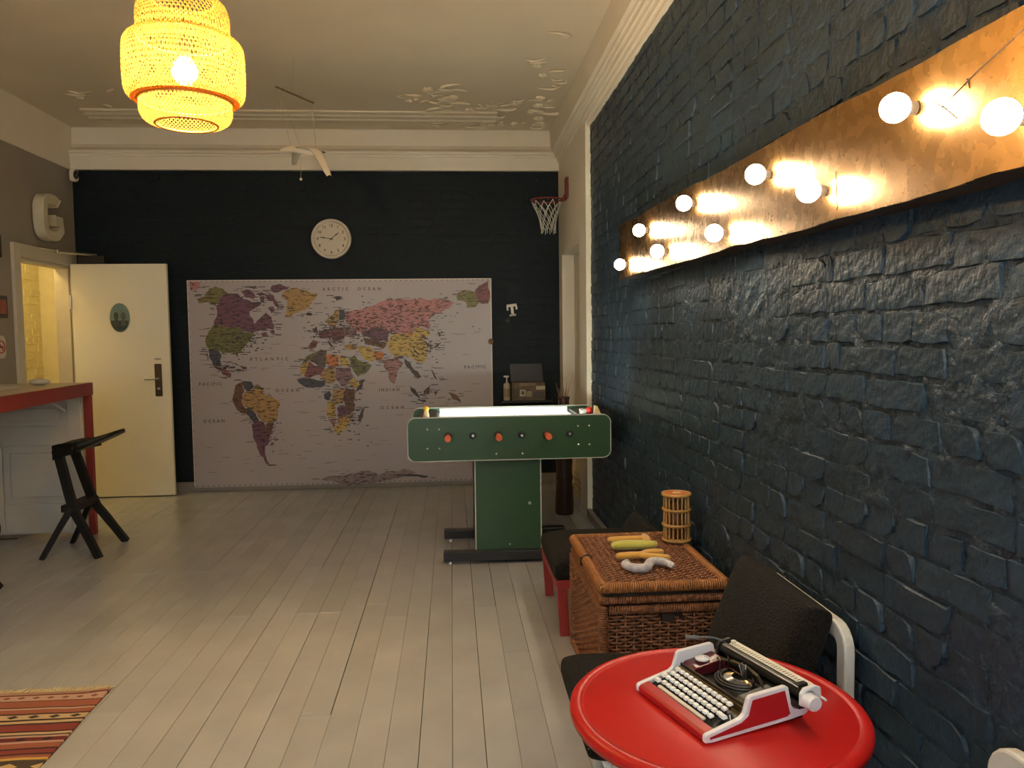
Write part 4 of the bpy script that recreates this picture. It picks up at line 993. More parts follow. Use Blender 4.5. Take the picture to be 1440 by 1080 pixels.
# ================================================================ BAR STOOLS
M_stool = mat('stool_black', (0.008, 0.008, 0.008), 0.45, spec=0.35)
def bar_stool(label, loc, rz=0.0):
    t = thing('bar_stool', label, 'stool', loc, rz, 'black angular bar stools')
    # seat: a saddle shell, low lip at the bar side, lifted lip behind
    mb = MB(); nu, nv = 14, 8; v = []
    for lvl in (0, 1):
        for i_ in range(nu+1):
            s = i_/nu; x_ = -0.205 + 0.40*s
            half = 0.075 + 0.125*math.sin(PI*min(1, s*1.05+0.08))**0.7 if s < 0.9 else 0.14
            half = 0.10 + 0.09*math.sin(PI*(0.12+0.80*s))
            zc = 0.742 - 0.025*(1-s)**6 + 0.068*max(0, s-0.40)**1.2/0.6**1.2
            th = 0.095 - 0.048*min(1, s*1.6) if s < 0.62 else 0.047 - 0.025*(s-0.62)/0.38
            for j in range(nv+1):
                q = -1 + 2*j/nv
                z = zc + 0.020*q*q*(1-s) - (th if lvl else 0) - 0.012*abs(q)**3
                v.append((x_ + 0.02*q*q*(1 if s < 0.5 else -1), half*q, z))
    W = nv+1; B = (nu+1)*W; f = []
    for i_ in range(nu):
        for j in range(nv):
            a = i_*W+j; f += [(a, a+W, a+W+1, a+1), (B+a, B+a+1, B+a+W+1, B+a+W)]
    for i_ in range(nu): f += [(i_*W, B+i_*W, B+(i_+1)*W, (i_+1)*W), (i_*W+nv, (i_+1)*W+nv, B+(i_+1)*W+nv, B+i_*W+nv)]
    for j in range(nv): f += [(j, j+1, B+j+1, B+j), (nu*W+j, B+nu*W+j, B+nu*W+j+1, nu*W+j+1)]
    mb.add(v, f).build('seat', M_stool, t, True)
    for s in (-1, 1):
        MB().tube(catmull([(-0.165, 0.105*s, 0.695), (-0.140, 0.112*s, 0.60), (-0.065, 0.140*s, 0.32), (0.000, 0.165*s, 0.20), (0.115, 0.212*s, 0.0)], 5), [0.040]*4+[0.036]*8+[0.033]*5+[0.031]*4, 4, flat=0.8, up=(0, 1, 0)).build('leg', M_stool, t)
        MB().tube([(-0.075, 0.152*s, 0.315), (-0.155, 0.178*s, 0.17), (-0.245, 0.205*s, 0.0)], [0.026, 0.022, 0.020], 4, up=(0, 1, 0)).build('front_strut', M_stool, t)
    MB().box(-0.135, -0.035, -0.165, 0.165, 0.292, 0.340).build('footrest', M_stool, t, False, 0.008)
    return t
bar_stool('black angular bar stool beside the red bar post', (-2.405, 5.37, 0.0))
bar_stool('black angular bar stool under the counter beside the rug', (-2.70, 4.36, 0.0))

# ================================================================ RUG
rug = thing('striped_rug', 'striped red and orange kilim rug with pale fringe on the floor', 'rug', (-2.25, 2.4, 0.0))
RC = {'k': (0.045,0.018,0.014), 'd': (0.13,0.02,0.02), 'p': (0.42,0.27,0.22), 'o': (0.28,0.088,0.052), 'r': (0.20,0.036,0.032), 'b': (0.46,0.34,0.20), 'g': (0.06,0.045,0.035), 'y': (0.50,0.32,0.08)}
STR = [(3.160,'p'),(3.148,'d'),(3.137,'p'),(3.095,'k'),(3.088,'o'),(3.040,'k'),(3.033,'p'),(3.020,'o'),(2.987,'k'),(2.977,'b'),(2.942,'k'),(2.930,'b'),(2.910,'k'),(2.898,'r'),(2.848,'k'),(2.838,'b'),(2.823,'g'),(2.812,'p'),(2.800,'d'),(2.772,'p'),(2.759,'o'),(2.725,'k'),(2.715,'r'),(2.69,'k'),(2.68,'o'),(2.66,'y'),(2.645,'g'),(2.56,'y'),(2.54,'o')]
mr_ = bpy.data.materials.new('kilim_weave'); mr_.use_nodes = True; nt = mr_.node_tree; N = nt.nodes; Lk = nt.links; bs = N['Principled BSDF']; bs.inputs['Roughness'].default_value = 0.9
tc = N.new('ShaderNodeTexCoord'); sx = N.new('ShaderNodeSeparateXYZ'); Lk.new(tc.outputs['Object'], sx.inputs[0])
nz = N.new('ShaderNodeTexNoise'); nz.inputs['Scale'].default_value = 6; Lk.new(tc.outputs['Object'], nz.inputs['Vector'])
ma = N.new('ShaderNodeMath'); ma.operation = 'MULTIPLY_ADD'; ma.inputs[1].default_value = 0.016; Lk.new(nz.outputs['Fac'], ma.inputs[0]); Lk.new(sx.outputs['Y'], ma.inputs[2])
# local y: 0.77 at the far edge; pattern repeats every 0.66 m
mrg = N.new('ShaderNodeMapRange'); mrg.inputs[1].default_value = 0.77+0.008; mrg.inputs[2].default_value = 0.77-0.66+0.008; mrg.inputs[3].default_value = 0; mrg.inputs[4].default_value = 1; mrg.clamp = False
Lk.new(ma.outputs[0], mrg.inputs[0])
fr_ = N.new('ShaderNodeMath'); fr_.operation = 'FRACT'; Lk.new(mrg.outputs[0], fr_.inputs[0])
cr = N.new('ShaderNodeValToRGB'); cr.color_ramp.interpolation = 'CONSTANT'
els = cr.color_ramp.elements
for k, (y, c) in enumerate(STR):
    pos = (3.17 - y)/0.66
    if k == 0: e = els[0]; e.position = 0.0
    elif k == 1: e = els[1]; e.position = pos
    else: e = els.new(pos)
    e.color = (*RC[c], 1)
Lk.new(fr_.outputs[0], cr.inputs['Fac'])
# woven motifs: small dark lozenges along the pale bands
def band_motif(y0, y1, period, size, colr, prev):
    yc = (y0+y1)/2 - 2.4; hw = (y0-y1)/2
    px = N.new('ShaderNodeMath'); px.operation = 'PINGPONG'; px.inputs[1].default_value = period/2; Lk.new(sx.outputs['X'], px.inputs[0])
    dy = N.new('ShaderNodeMath'); dy.operation = 'SUBTRACT'; dy.inputs[1].default_value = yc; Lk.new(sx.outputs['Y'], dy.inputs[0])
    ab = N.new('ShaderNodeMath'); ab.operation = 'ABSOLUTE'; Lk.new(dy.outputs[0], ab.inputs[0])
    sc = N.new('ShaderNodeMath'); sc.operation = 'MULTIPLY'; sc.inputs[1].default_value = 1.6; Lk.new(ab.outputs[0], sc.inputs[0])
    sm = N.new('ShaderNodeMath'); sm.operation = 'ADD'; Lk.new(px.outputs[0], sm.inputs[0]); Lk.new(sc.outputs[0], sm.inputs[1])
    lt_ = N.new('ShaderNodeMath'); lt_.operation = 'LESS_THAN'; lt_.inputs[1].default_value = size; Lk.new(sm.outputs[0], lt_.inputs[0])
    mx = N.new('ShaderNodeMix'); mx.data_type = 'RGBA'; mx.inputs[7].default_value = (*colr, 1)
    Lk.new(lt_.outputs[0], mx.inputs[0]); Lk.new(prev, mx.inputs[6]); return mx.outputs[2]
cc = band_motif(2.977, 2.942, 0.075, 0.022, (0.05,0.035,0.025), cr.outputs['Color'])
cc = band_motif(3.137, 3.095, 0.055, 0.016, (0.16,0.07,0.05), cc)
cc = band_motif(2.645, 2.56, 0.11, 0.035, (0.48,0.35,0.16), cc)
cc = band_motif(2.800, 2.772, 0.09, 0.022, (0.03,0.012,0.02), cc)
Lk.new(cc, bs.inputs['Base Color'])
wv = N.new('ShaderNodeTexNoise'); wv.inputs['Scale'].default_value = 220; Lk.new(tc.outputs['Object'], wv.inputs['Vector'])
bp = N.new('ShaderNodeBump'); bp.inputs['Strength'].default_value = 0.5; bp.inputs['Distance'].default_value = 0.004; Lk.new(wv.outputs['Fac'], bp.inputs['Height']); Lk.new(bp.outputs['Normal'], bs.inputs['Normal'])
rb = MB(); nx, ny = 40, 60; v = []
for lvl in (0, 1):
    for j in range(ny+1):
        for i_ in range(nx+1):
            x_ = -0.85 + 1.72*i_/nx; y = -1.1 + 1.87*j/ny
            z = 0.007 + 0.004*noise.noise(Vector((x_*3, y*3, 0))) + (0.012*math.exp(-((x_-0.86)**2+(y-0.77)**2)/0.002))
            v.append((x_ + 0.006*math.sin(y*7), y + 0.006*math.sin(x_*6), max(z, 0.004) if lvl else 0.0005))
W = nx+1; B = W*(ny+1); f = []
for j in range(ny):
    for i_ in range(nx):
        a = j*W+i_; f.append((B+a, B+a+1, B+a+W+1, B+a+W)); f.append((a, a+W, a+W+1, a+1))
for i_ in range(nx): f += [(i_, i_+1, B+i_+1, B+i_), (ny*W+i_, B+ny*W+i_, B+ny*W+i_+1, ny*W+i_+1)]
for j in range(ny): f += [(j*W, B+j*W, B+(j+1)*W, (j+1)*W), (j*W+nx, (j+1)*W+nx, B+(j+1)*W+nx, B+j*W+nx)]
rb.add(v, f).build('rug_body', mr_, rug, True)
fg = MB(); rgf = random.Random(2)
for k in range(430):
    x_ = -0.85 + 1.71*k/430; L = rgf.uniform(0.02, 0.05); dx = rgf.uniform(-0.018, 0.018)
    fg.tube([(x_, 0.765, 0.008), (x_+dx*0.5, 0.77+L*0.5, 0.007), (x_+dx, 0.77+L, 0.0025)], 0.0018, 4)
stuff(fg.build('fringe', mat('fringe_cotton', (0.55, 0.46, 0.30), 0.9), rug))

# ================================================================ WICKER TRUNK
M_wick = mat('wicker_brown', (0.21, 0.078, 0.030), 0.40, var=0.5, vscale=60, bump=0.2, bscale=150)
M_wick2 = mat('wicker_rim', (0.30, 0.115, 0.032), 0.40, var=0.3, vscale=45)
M_dark = mat('wicker_lining', (0.02, 0.010, 0.006), 0.8)
TX0, TX1, TY0, TY1, TZ = 0.53, 0.985, 2.745, 3.44, 0.5
wt = thing('wicker_trunk', 'brown woven wicker trunk with a closed lid against the brick wall', 'trunk', (0.76, 3.09, 0.0))
wo = lambda x_, y, z: (x_-0.76, y-3.09, z)
LZ = 0.425
MB().box(*[a for p in ((TX0-0.76+0.012, TX1-0.76-0.012), (TY0-3.09+0.012, TY1-3.09-0.012), (0.012, LZ)) for a in p]).build('body_lining', M_dark, wt)
MB().box(*[a for p in ((TX0-0.76+0.004, TX1-0.76-0.004), (TY0-3.09+0.004, TY1-3.09-0.004), (LZ+0.004, TZ-0.012)) for a in p]).build('lid_lining', M_dark, wt)
def woven(u0, u1, v0, v1, fn, pu=0.030, pv=0.0118, r=0.0050, amp=0.0056, holes=None):
    # stakes along v every pu, weavers along u every pv going over and under
    mb = MB(); nu = max(2, int((u1-u0)/pu)); nv = int((v1-v0)/pv)
    for i_ in range(nu+1):
        u = u0 + (u1-u0)*i_/nu
        mb.tube([fn(u, v0, 0.0), fn(u, v1, 0.0)], 0.004, 5)
    for j in range(nv):
        v = v0 + (j+0.5)*(v1-v0)/nv; pts = []
        K = nu*4
        for k in range(K+1):
            u = u0 + (u1-u0)*k/K
            s = math.cos(PI*k/4 + PI*(j % 2))
            pts.append(fn(u, v + 0.0012*math.sin(k*1.7+j), amp*s))
        mb.tube(pts, r*random.uniform(0.88, 1.08), 5)
    return mb
zt0 = 0.02
stuff(woven(TX0+0.02, TX1-0.02, zt0, LZ-0.07, lambda u, v, o_: wo(u, TY0+0.006-o_, v)).build('front_weave', M_wick, wt, True))
stuff(woven(TX0+0.02, TX1-0.02, LZ-0.07, LZ-0.045, lambda u, v, o_: wo(u, TY0+0.006-o_, v) if not (0.735 < u < 0.83) else wo(u, TY0+0.02-o_, v)).build('front_weave', M_wick, wt, True))
stuff(woven(TY0+0.02, TY1-0.02, zt0, LZ-0.04, lambda u, v, o_: wo(TX0+0.006-o_, u, v), pu=0.028).build('side_weave', M_wick, wt, True))
stuff(woven(TY0+0.02, TY1-0.02, zt0, LZ-0.04, lambda u, v, o_: wo(TX1-0.006+o_, u, v), pu=0.06).build('side_weave', M_wick, wt, True))
stuff(woven(TX0+0.02, TX1-0.02, zt0, LZ-0.04, lambda u, v, o_: wo(u, TY1-0.006+o_, v), pu=0.06).build('rear_weave', M_wick, wt, True))
stuff(woven(TX0+0.022, TX1-0.022, TY0+0.022, TY1-0.022, lambda u, v, o_: wo(u, v, TZ-0.008+o_), pu=0.024, pv=0.0128, r=0.0043, amp=0.0062).build('lid_weave', M_wick, wt, True))
def wrapped(p, q, R, name, parent=wt, turns=None, m=M_wick2):
    p = Vector(p); q = Vector(q); d = q-p; L = d.length; d.normalize(); a = d.orthogonal().normalized(); b = d.cross(a)
    mb = MB(); mb.cyl(p, q, R*0.85, n=10); n = int(L/0.0085)
    for k in range(n):
        c = p + d*(L*(k+0.5)/n)
        mb.tube([c + a*R*math.cos(2*PI*t/12) + b*R*math.sin(2*PI*t/12) + d*0.002*math.sin(2*PI*t/12) for t in range(12)], 0.0044, 5, True)
    return mb.build(name, m, parent, True)
rz = TZ-0.016
for (p, q) in (((TX0,TY0,rz),(TX1,TY0,rz)), ((TX0,TY1,rz),(TX1,TY1,rz)), ((TX0,TY0,rz),(TX0,TY1,rz)), ((TX1,TY0,rz),(TX1,TY1,rz))):
    wrapped(wo(*p), wo(*q), 0.0165, 'lid_rim')
for (p, q) in (((TX0,TY0,LZ+0.012),(TX1,TY0,LZ+0.012)), ((TX0,TY0,LZ+0.012),(TX0,TY1,LZ+0.012)), ((TX0,TY1,LZ+0.012),(TX1,TY1,LZ+0.012)), ((TX1,TY0,LZ+0.012),(TX1,TY1,LZ+0.012))):
    wrapped(wo(*p), wo(*q), 0.010, 'lid_rim', m=M_wick)
for (p, q) in (((TX0+0.02,TY0,LZ-0.024),(TX1-0.02,TY0,LZ-0.024)), ((TX0,TY0+0.02,LZ-0.024),(TX0,TY1-0.02,LZ-0.024))):
    wrapped(wo(*p), wo(*q), 0.013, 'body_rim', m=M_wick)
for (x_, y) in ((TX0,TY0),(TX1,TY0),(TX0,TY1),(TX1,TY1)):
    wrapped(wo(x_, y, 0.0), wo(x_, y, LZ-0.008), 0.014, 'corner_post', m=M_wick)
for z0 in (0.012,):
    for (p, q) in (((TX0,TY0,z0),(TX1,TY0,z0)), ((TX0,TY0,z0),(TX0,TY1,z0))): wrapped(wo(*p), wo(*q), 0.010, 'base_rim', m=M_wick)
MB().box(*[a for p in ((0.745-0.76, 0.79-0.76), (TY0-3.09-0.012, TY0-3.09+0.004), (LZ-0.068, LZ-0.04)) for a in p]).build('handle_hole', M_dark, wt)
MB().tube([wo(TX0-0.019, 3.10, rz-0.02), wo(TX0-0.019, 3.10, rz+0.012), wo(TX0, 3.10, rz+0.022), wo(TX0+0.03, 3.10, rz+0.013)], 0.009, 4, flat=0.4).build('strap', M_black, wt)

# ================================================================ BAMBOO CYLINDER ON THE TRUNK
M_bam = mat('bamboo_slat', (0.40, 0.215, 0.06), 0.42, var=0.2, vscale=30)
M_bamo = mat('cage_orange', (0.50, 0.14, 0.025), 0.45)
cg = thing('bamboo_cage', 'small bamboo cylinder cage with orange lid on the wicker trunk', 'cage', (0.958, 3.285, TZ+0.0056))
cr_ = 0.057
MB().lathe([(0.0, 0.0), (cr_+0.006, 0.0), (cr_+0.007, 0.005), (cr_+0.006, 0.010), (0.0, 0.010)], 32, cap=False).build('base_disc', M_bam, cg, True)
for z in (0.070, 0.136):
    MB().tube([(cr_*math.cos(2*PI*k/32), cr_*math.sin(2*PI*k/32), z) for k in range(32)], 0.0075, 6, True, flat=0.9).build('ring', M_bam, cg, True)
for k in range(18):
    a = 2*PI*k/18
    MB().cyl(((cr_-0.004)*math.cos(a), (cr_-0.004)*math.sin(a), 0.008), ((cr_-0.004)*math.cos(a), (cr_-0.004)*math.sin(a), 0.198), 0.0038, n=6).build('bar', M_bam, cg)
MB().lathe([(0.0, 0.0), (cr_+0.007, 0.0), (cr_+0.008, 0.006), (cr_+0.006, 0.012), (cr_-0.004, 0.012), (cr_-0.006, 0.009), (0.0, 0.009)], 32, (0,0,0.196), cap=False).build('lid', M_bam, cg, True)
MB().lathe([(0.0, 0.0), (cr_-0.007, 0.0)], 32, (0,0,0.2060), cap=False).build('lid_inlay', M_bamo, cg)
MB().box(-0.014, 0.018, -0.012, 0.012, 0.2062, 0.2085).build('paper_tag', mat('tag_paper', (0.62, 0.50, 0.34), 0.6), cg)
MB().lathe([(0.034, 0.011), (0.036, 0.09), (0.030, 0.17)], 20).build('inner_jar', mat('cage_inner', (0.10, 0.035, 0.012), 0.5, var=0.5, vscale=60), cg, True)

# ================================================================ PLUSH LETTERS ON THE TRUNK
def plush(name, label, paths, r, m, loc, rz=0.0, parent_cat='plush letter'):
    mb = MB()
    for pts in paths:
        c = catmull([(a, b, 0) for a, b in pts], 6); n = len(c)
        rs = [r*(0.55 + 0.45*math.sin(PI*min(1, max(0, (k+0.5)/n*1.0)))**0.35) for k in range(n)]
        mb.tube(c, rs, 10, flat=0.85, up=(0, 0, 1))
        for e in (c[0], c[-1]): mb.ball(tuple(e), r*0.62, 10, 6)
    o = tag(mb.build(name, m, None, True), label, parent_cat, 'plush letters on the wicker trunk')
    o.location = loc; o.rotation_euler.z = rz
    return o
M_py = mat('plush_yellow', (0.62, 0.33, 0.055), 0.9, sheen=0.5, bump=0.3, bscale=120)
M_pg = mat('plush_green', (0.50, 0.46, 0.08), 0.9, sheen=0.5, bump=0.3, bscale=120)
M_ps = mat('plush_grey', (0.46, 0.44, 0.46), 0.9, var=0.35, vscale=35, sheen=0.5, bump=0.3, bscale=120)
pz = TZ + 0.019
plush('plush_letter', 'yellow plush letter T on the wicker trunk', [[(-0.085, 0), (0, 0.0), (0.072, 0.004)], [(0.068, -0.045), (0.074, 0.0), (0.076, 0.05)]], 0.0175, M_py, (0.745, 3.262, pz+0.002))
plush('plush_letter', 'green plush letter I on the wicker trunk', [[(-0.085, 0.0), (-0.04, 0.004), (0.02, 0.0), (0.085, -0.004)]], 0.0235, M_pg, (0.742, 3.158, pz+0.006))
plush('plush_letter', 'yellow plush letter Y on the wicker trunk', [[(-0.09, 0.0), (-0.03, 0.002), (0.02, 0.0)], [(0.0, 0.0), (0.04, 0.032), (0.095, 0.036)], [(0.0, -0.002), (0.05, -0.035), (0.10, -0.045)]], 0.0165, M_py, (0.735, 3.020, pz+0.002))
plush('plush_letter', 'grey marbled plush letter S on the wicker trunk', [[(-0.075, 0.045), (-0.088, 0.01), (-0.065, -0.03), (-0.02, -0.035), (0.0, 0.005), (0.025, 0.045), (0.065, 0.035), (0.085, -0.015)]], 0.0185, M_ps, (0.735, 2.885, pz+0.003))

# ================================================================ ARMCHAIRS
M_fab = mat('charcoal_boucle', (0.013, 0.012, 0.010), 0.95, var=0.6, vscale=140, bump=0.9, bscale=160, sheen=0.03, spec=0.2)
M_cf = mat('white_chair_frame', (0.66, 0.62, 0.55), 0.35)
M_rf = mat('red_chair_frame', (0.30, 0.025, 0.02), 0.4, var=0.08)
def cushion(sx_, sy_, sz_, name, parent, mtx, m=M_fab, puff=0.35):
    mb = MB(); n = 12; v = []; idx = {}
    def P3(u, w, s):
        e = (1-abs(u)**5)*(1-abs(w)**5)
        return (sx_*u*(1-0.03*(1-e)), sy_*w*(1-0.03*(1-e)), s*sz_*(0.35 + 0.65*max(0, e)**puff))
    for s in (-1, 1):
        for j in range(n+1):
            for i_ in range(n+1):
                u = math.sin((-1+2*i_/n)*PI/2); w = math.sin((-1+2*j/n)*PI/2)
                v.append(P3(u, w, s))
    W = n+1; B = W*W; f = []
    for j in range(n):
        for i_ in range(n):
            a = j*W+i_; f += [(a, a+W, a+W+1, a+1), (B+a, B+a+1, B+a+W+1, B+a+W)]
    for k in range(n):
        f += [(k, k+1, B+k+1, B+k), (n*W+k, B+n*W+k, B+n*W+k+1, n*W+k+1), (k*W, B+k*W, B+(k+1)*W, (k+1)*W), (k*W+n, (k+1)*W+n, B+(k+1)*W+n, B+k*W+n)]
    o = mb.add(v, f).build(name, m, parent, True, sub=1); o.matrix_local = mtx; return o
def armchair(label, loc, back=True):
    t = thing('lounge_chair', label, 'chair', loc, 0.0, 'low lounge chairs with white frames')
    # local: +x to the wall, y along the wall, origin on the floor under the middle of the seat
    cushion(0.30, 0.262, 0.065, 'seat_cushion', t, Matrix.Translation((-0.02, 0.0, 0.328)) @ Matrix.Rotation(0.05, 4, 'Y'))
    if back: cushion(0.17, 0.262, 0.060, 'back_cushion', t, Matrix.Translation((0.252, 0.0, 0.525)) @ Matrix.Rotation(-1.2, 4, 'Y'), puff=0.3)
    yw = 0.252; zt = 0.612; xb = 0.372; r = 0.045
    def arc(cy_, cz, a0, a1): return [(xb, cy_ + r*math.cos(a0+(a1-a0)*k/5), cz + r*math.sin(a0+(a1-a0)*k/5)) for k in range(6)]
    hoop = [(xb, -yw, 0.0), (xb, -yw, 0.3)] + arc(-yw+r, zt-r, PI, PI/2) + arc(yw-r, zt-r, PI/2, 0) + [(xb, yw, 0.3), (xb, yw, 0.0)]
    MB().tube(hoop, 0.033, 4, flat=0.62, up=(1, 0, 0)).build('back_frame', M_cf, t, False, 0.006)
    for s in (-1, 1):
        MB().tube([(-0.20, 0.20*s, 0.0), (-0.20, 0.20*s, 0.25)], 0.018, 8).build('leg', M_cf, t, True)
        MB().tube([(-0.24, 0.20*s, 0.258), (0.36, 0.20*s, 0.250)], 0.018, 8).build('side_rail', M_cf, t, True)
    MB().tube([(-0.24, -0.20, 0.258), (-0.24, 0.20, 0.258)], 0.018, 8).build('front_rail', M_cf, t, True)
    MB().tube([(0.36, -0.24, 0.250), (0.36, 0.24, 0.250)], 0.018, 8).build('rear_rail', M_cf, t, True)
    return t
armchair('charcoal cushioned lounge chair with white frame between trunk and red table', (0.64, 2.175, 0.0))
c3 = armchair('white framed lounge chair without back cushion beside the red table', (0.64, 1.09, 0.0), False)
# lower seat with red frame beyond the trunk
rs_ = thing('low_armchair', 'low charcoal cushioned seat with red frame beyond the wicker trunk', 'chair', (0.74, 3.83, 0.0))
cushion(0.285, 0.30, 0.075, 'seat_cushion', rs_, Matrix.Translation((-0.005, 0.0, 0.300)))
cushion(0.07, 0.25, 0.045, 'back_cushion', rs_, Matrix.Translation((0.20, 0.0, 0.39)) @ Matrix.Rotation(-1.0, 4, 'Y'))
for y in (-0.285, 0.285):
    MB().prism([(-0.26, 0.0), (-0.215, 0.0), (-0.225, 0.25), (-0.275, 0.25)], lambda a, b: (a, y-0.015, b), lambda a, b: (a, y+0.015, b)).build('leg', M_rf, rs_, False, 0.003)
    MB().prism([(0.22, 0.0), (0.26, 0.0), (0.26, 0.25), (0.21, 0.25)], lambda a, b: (a, y-0.015, b), lambda a, b: (a, y+0.015, b)).build('leg', M_rf, rs_, False, 0.003)
    MB().box(-0.275, 0.26, y-0.018, y+0.018, 0.225, 0.262).build('side_rail', M_rf, rs_, False, 0.003)
MB().box(-0.278, -0.245, -0.267, 0.267, 0.225, 0.262).build('front_rail', M_rf, rs_, False, 0.003)

# ================================================================ RED ROUND TABLE
M_rt = mat('red_table_enamel', (0.50, 0.012, 0.010), 0.34, spec=0.35, var=0.06, vscale=4, bump=0.03, bscale=40)
rt = thing('round_table', 'glossy red round side table holding the typewriter', 'table', (0.587, 1.70, 0.0))
k_ = 0.945
MB().lathe([(r*k_, z*0.9333 + 0.0936) for r, z in [(0.0, 0.492), (0.3165, 0.492), (0.3185, 0.4905), (0.3205, 0.4905), (0.3225, 0.493), (0.336, 0.4935), (0.345, 0.491), (0.351, 0.485), (0.352, 0.478), (0.348, 0.464), (0.332, 0.459), (0.0, 0.459)]], 96, cap=False).build('tabletop', M_rt, rt, True)
MB().lathe([(0.03, 0.02), (0.026, 0.05), (0.024, 0.50), (0.06, 0.522)], 24).build('column', M_rt, rt, True)
MB().lathe([(0.0, 0.0), (0.17, 0.0), (0.175, 0.008), (0.16, 0.016), (0.03, 0.028), (0.0, 0.028)], 48, cap=False).build('base', M_rt, rt, True)
TTZ = 0.5528

# ================================================================ TYPEWRITER
M_tw = mat('typewriter_white', (0.74, 0.74, 0.78), 0.35)
M_tr = mat('typewriter_red', (0.42, 0.014, 0.018), 0.32)
M_td = mat('typewriter_maroon', (0.08, 0.008, 0.012), 0.25)
M_tb = mat('typewriter_black', (0.010, 0.010, 0.010), 0.4)
M_tk = mat('key_white', (0.80, 0.81, 0.82), 0.3)
M_sp = mat('space_bar_cream', (0.66, 0.62, 0.53), 0.35)
M_chr = mat('chrome', (0.42, 0.41, 0.40), 0.3, 1.0)
M_brs = mat('brass_strip', (0.60, 0.46, 0.22), 0.3, 1.0)
M_cr = mat('cream_rule', (0.72, 0.69, 0.58), 0.45)
tw = thing('typewriter', 'red and white portable typewriter with open top on the round table', 'typewriter', (0.422, 1.785, TTZ), math.radians(-72.0))
tw.scale = (0.9333, 0.9333, 0.81)
TWW = 0.292
prof = [(0,0.004),(0,0.021),(0.004,0.026),(0.095,0.047),(0.106,0.056),(0.117,0.094),(0.124,0.101),(0.222,0.107),(0.231,0.103),(0.243,0.046),(0.251,0.039),(0.288,0.036),(0.29,0.030),(0.29,0.022),(0.28,0.016),(0.24,0.012),(0.02,0.002)]
inner = [(0.012,0.013),(0.012,0.018),(0.098,0.037),(0.117,0.050),(0.128,0.090),(0.220,0.096),(0.233,0.040),(0.236,0.030),(0.228,0.024)]
for x0, x1, xp in ((0.0, 0.013, -0.001), (TWW-0.013, TWW, TWW+0.001)):
    sd = MB().prism(prof, lambda a, b: (x0, a, b), lambda a, b: (x1, a, b)).build('side_frame', M_tw, tw, False, 0.003)
    MB().prism(inner, lambda a, b: (xp, a, b), lambda a, b: ((x0+x1)/2, a, b)).build('side_panel', M_tr, sd)
xi0, xi1 = 0.013, TWW-0.013
MB().prism([(0.001,0.004),(0.001,0.019),(0.007,0.0255),(0.030,0.0305),(0.032,0.028),(0.032,0.004)], lambda a, b: (xi0, a, b), lambda a, b: (xi1, a, b)).build('front_bar', M_tr, tw, False, 0.002)
MB().box(xi0, xi1, 0.032, 0.285, 0.003, 0.016).build('base_plate', M_tb, tw)
dk = lambda y: 0.020 + (y-0.03)*0.22
MB().prism([(0.032,0.010),(0.032,0.020),(0.128,0.041),(0.128,0.010)], lambda a, b: (xi0, a, b), lambda a, b: (xi1, a, b)).build('keyboard_deck', M_tb, tw)
km = MB().tbox(0, 0, 0.0, 0.0075, 0.0072, 0.0064, 0.0060, 0.0050).mesh('key', M_tk)
KP = 0.0188
for row, (y, x0, n, zz) in enumerate(((0.054, 0.050, 11, 0.0155), (0.0715, 0.041, 12, 0.0185), (0.089, 0.036, 12, 0.0215), (0.1065, 0.032, 12, 0.0245))):
    for k in range(n):
        o = bpy.data.objects.new('key', km); col.objects.link(o); o.parent = tw
        o.location = (x0 + KP*k, y, dk(y) + zz - 0.006); o.rotation_euler.x = 0.10
        md = o.modifiers.new('bevel', 'BEVEL'); md.width = 0.0014; md.segments = 2
        MB().cyl((0, 0, -0.014), (0, 0, 0.0), 0.002, n=6).build('key_stem', M_tb, o)
for (x_, y, zz) in ((0.026, 0.050, 0.014), (0.023, 0.0715, 0.018), (0.262, 0.0705, 0.018)):
    o = bpy.data.objects.new('key', km); col.objects.link(o); o.parent = tw; o.location = (x_, y, dk(y)+zz-0.006); o.scale = (1.15, 1.0, 1.0)
    MB().cyl((0, 0, -0.014), (0, 0, 0.0), 0.002, n=6).build('key_stem', M_tb, o)
MB().box(0.048, 0.235, 0.0335, 0.0435, 0.026, 0.0335).build('space_bar', M_sp, tw, False, 0.0025)
MB().tube([(0.272, 0.083, 0.034), (0.272, 0.081, 0.050)], 0.0016, 6).build('margin_lever', M_tw, tw)
# works
MB().box(xi0, xi1, 0.128, 0.245, 0.016, 0.044).build('works_tray', M_tb, tw)
MB().box(xi0, xi1, 0.1215, 0.1245, 0.040, 0.058).build('trim_strip', M_brs, tw)
MB().box(xi0, xi1, 0.1265, 0.1295, 0.044, 0.066).build('trim_strip', M_tb, tw)
for xa, xb_ in ((xi0, 0.066), (0.228, xi1)):
    MB().prism([(0.130,0.044),(0.130,0.062),(0.138,0.070),(0.222,0.084),(0.228,0.080),(0.232,0.044)], lambda a, b: (xa, a, b), lambda a, b: (xb_ if xa < 0.1 else xb_, a, b)) .build('spool_well', M_td if xa < 0.1 else M_tb, tw, False, 0.003)
sp_o = MB().lathe([(0.0, 0.0), (0.018, 0.0), (0.019, 0.003), (0.018, 0.006), (0.006, 0.007), (0.005, 0.011), (0.0, 0.011)], 24, (0.040, 0.175, 0.078), cap=False).build('ribbon_spool', M_tw, tw, True)
for rr_, zz in ((0.062, 0.060), (0.055, 0.064), (0.048, 0.067)):
    MB().tube([(0.147 + rr_*math.cos(PI + PI*k/24), 0.212 + rr_*1.0*math.sin(PI + PI*k/24), zz) for k in range(25)], 0.0036, 6).build('segment_ring', M_tb, tw, True)
tb = MB()
for k in range(40):
    a = PI + PI*(k+0.5)/40
    tb.tube([(0.147+0.064*math.cos(a), 0.212+0.064*math.sin(a), 0.058), (0.147+0.022*math.cos(a), 0.212+0.022*math.sin(a), 0.068)], 0.0009, 4)
stuff(tb.build('type_bars', M_chr, tw))
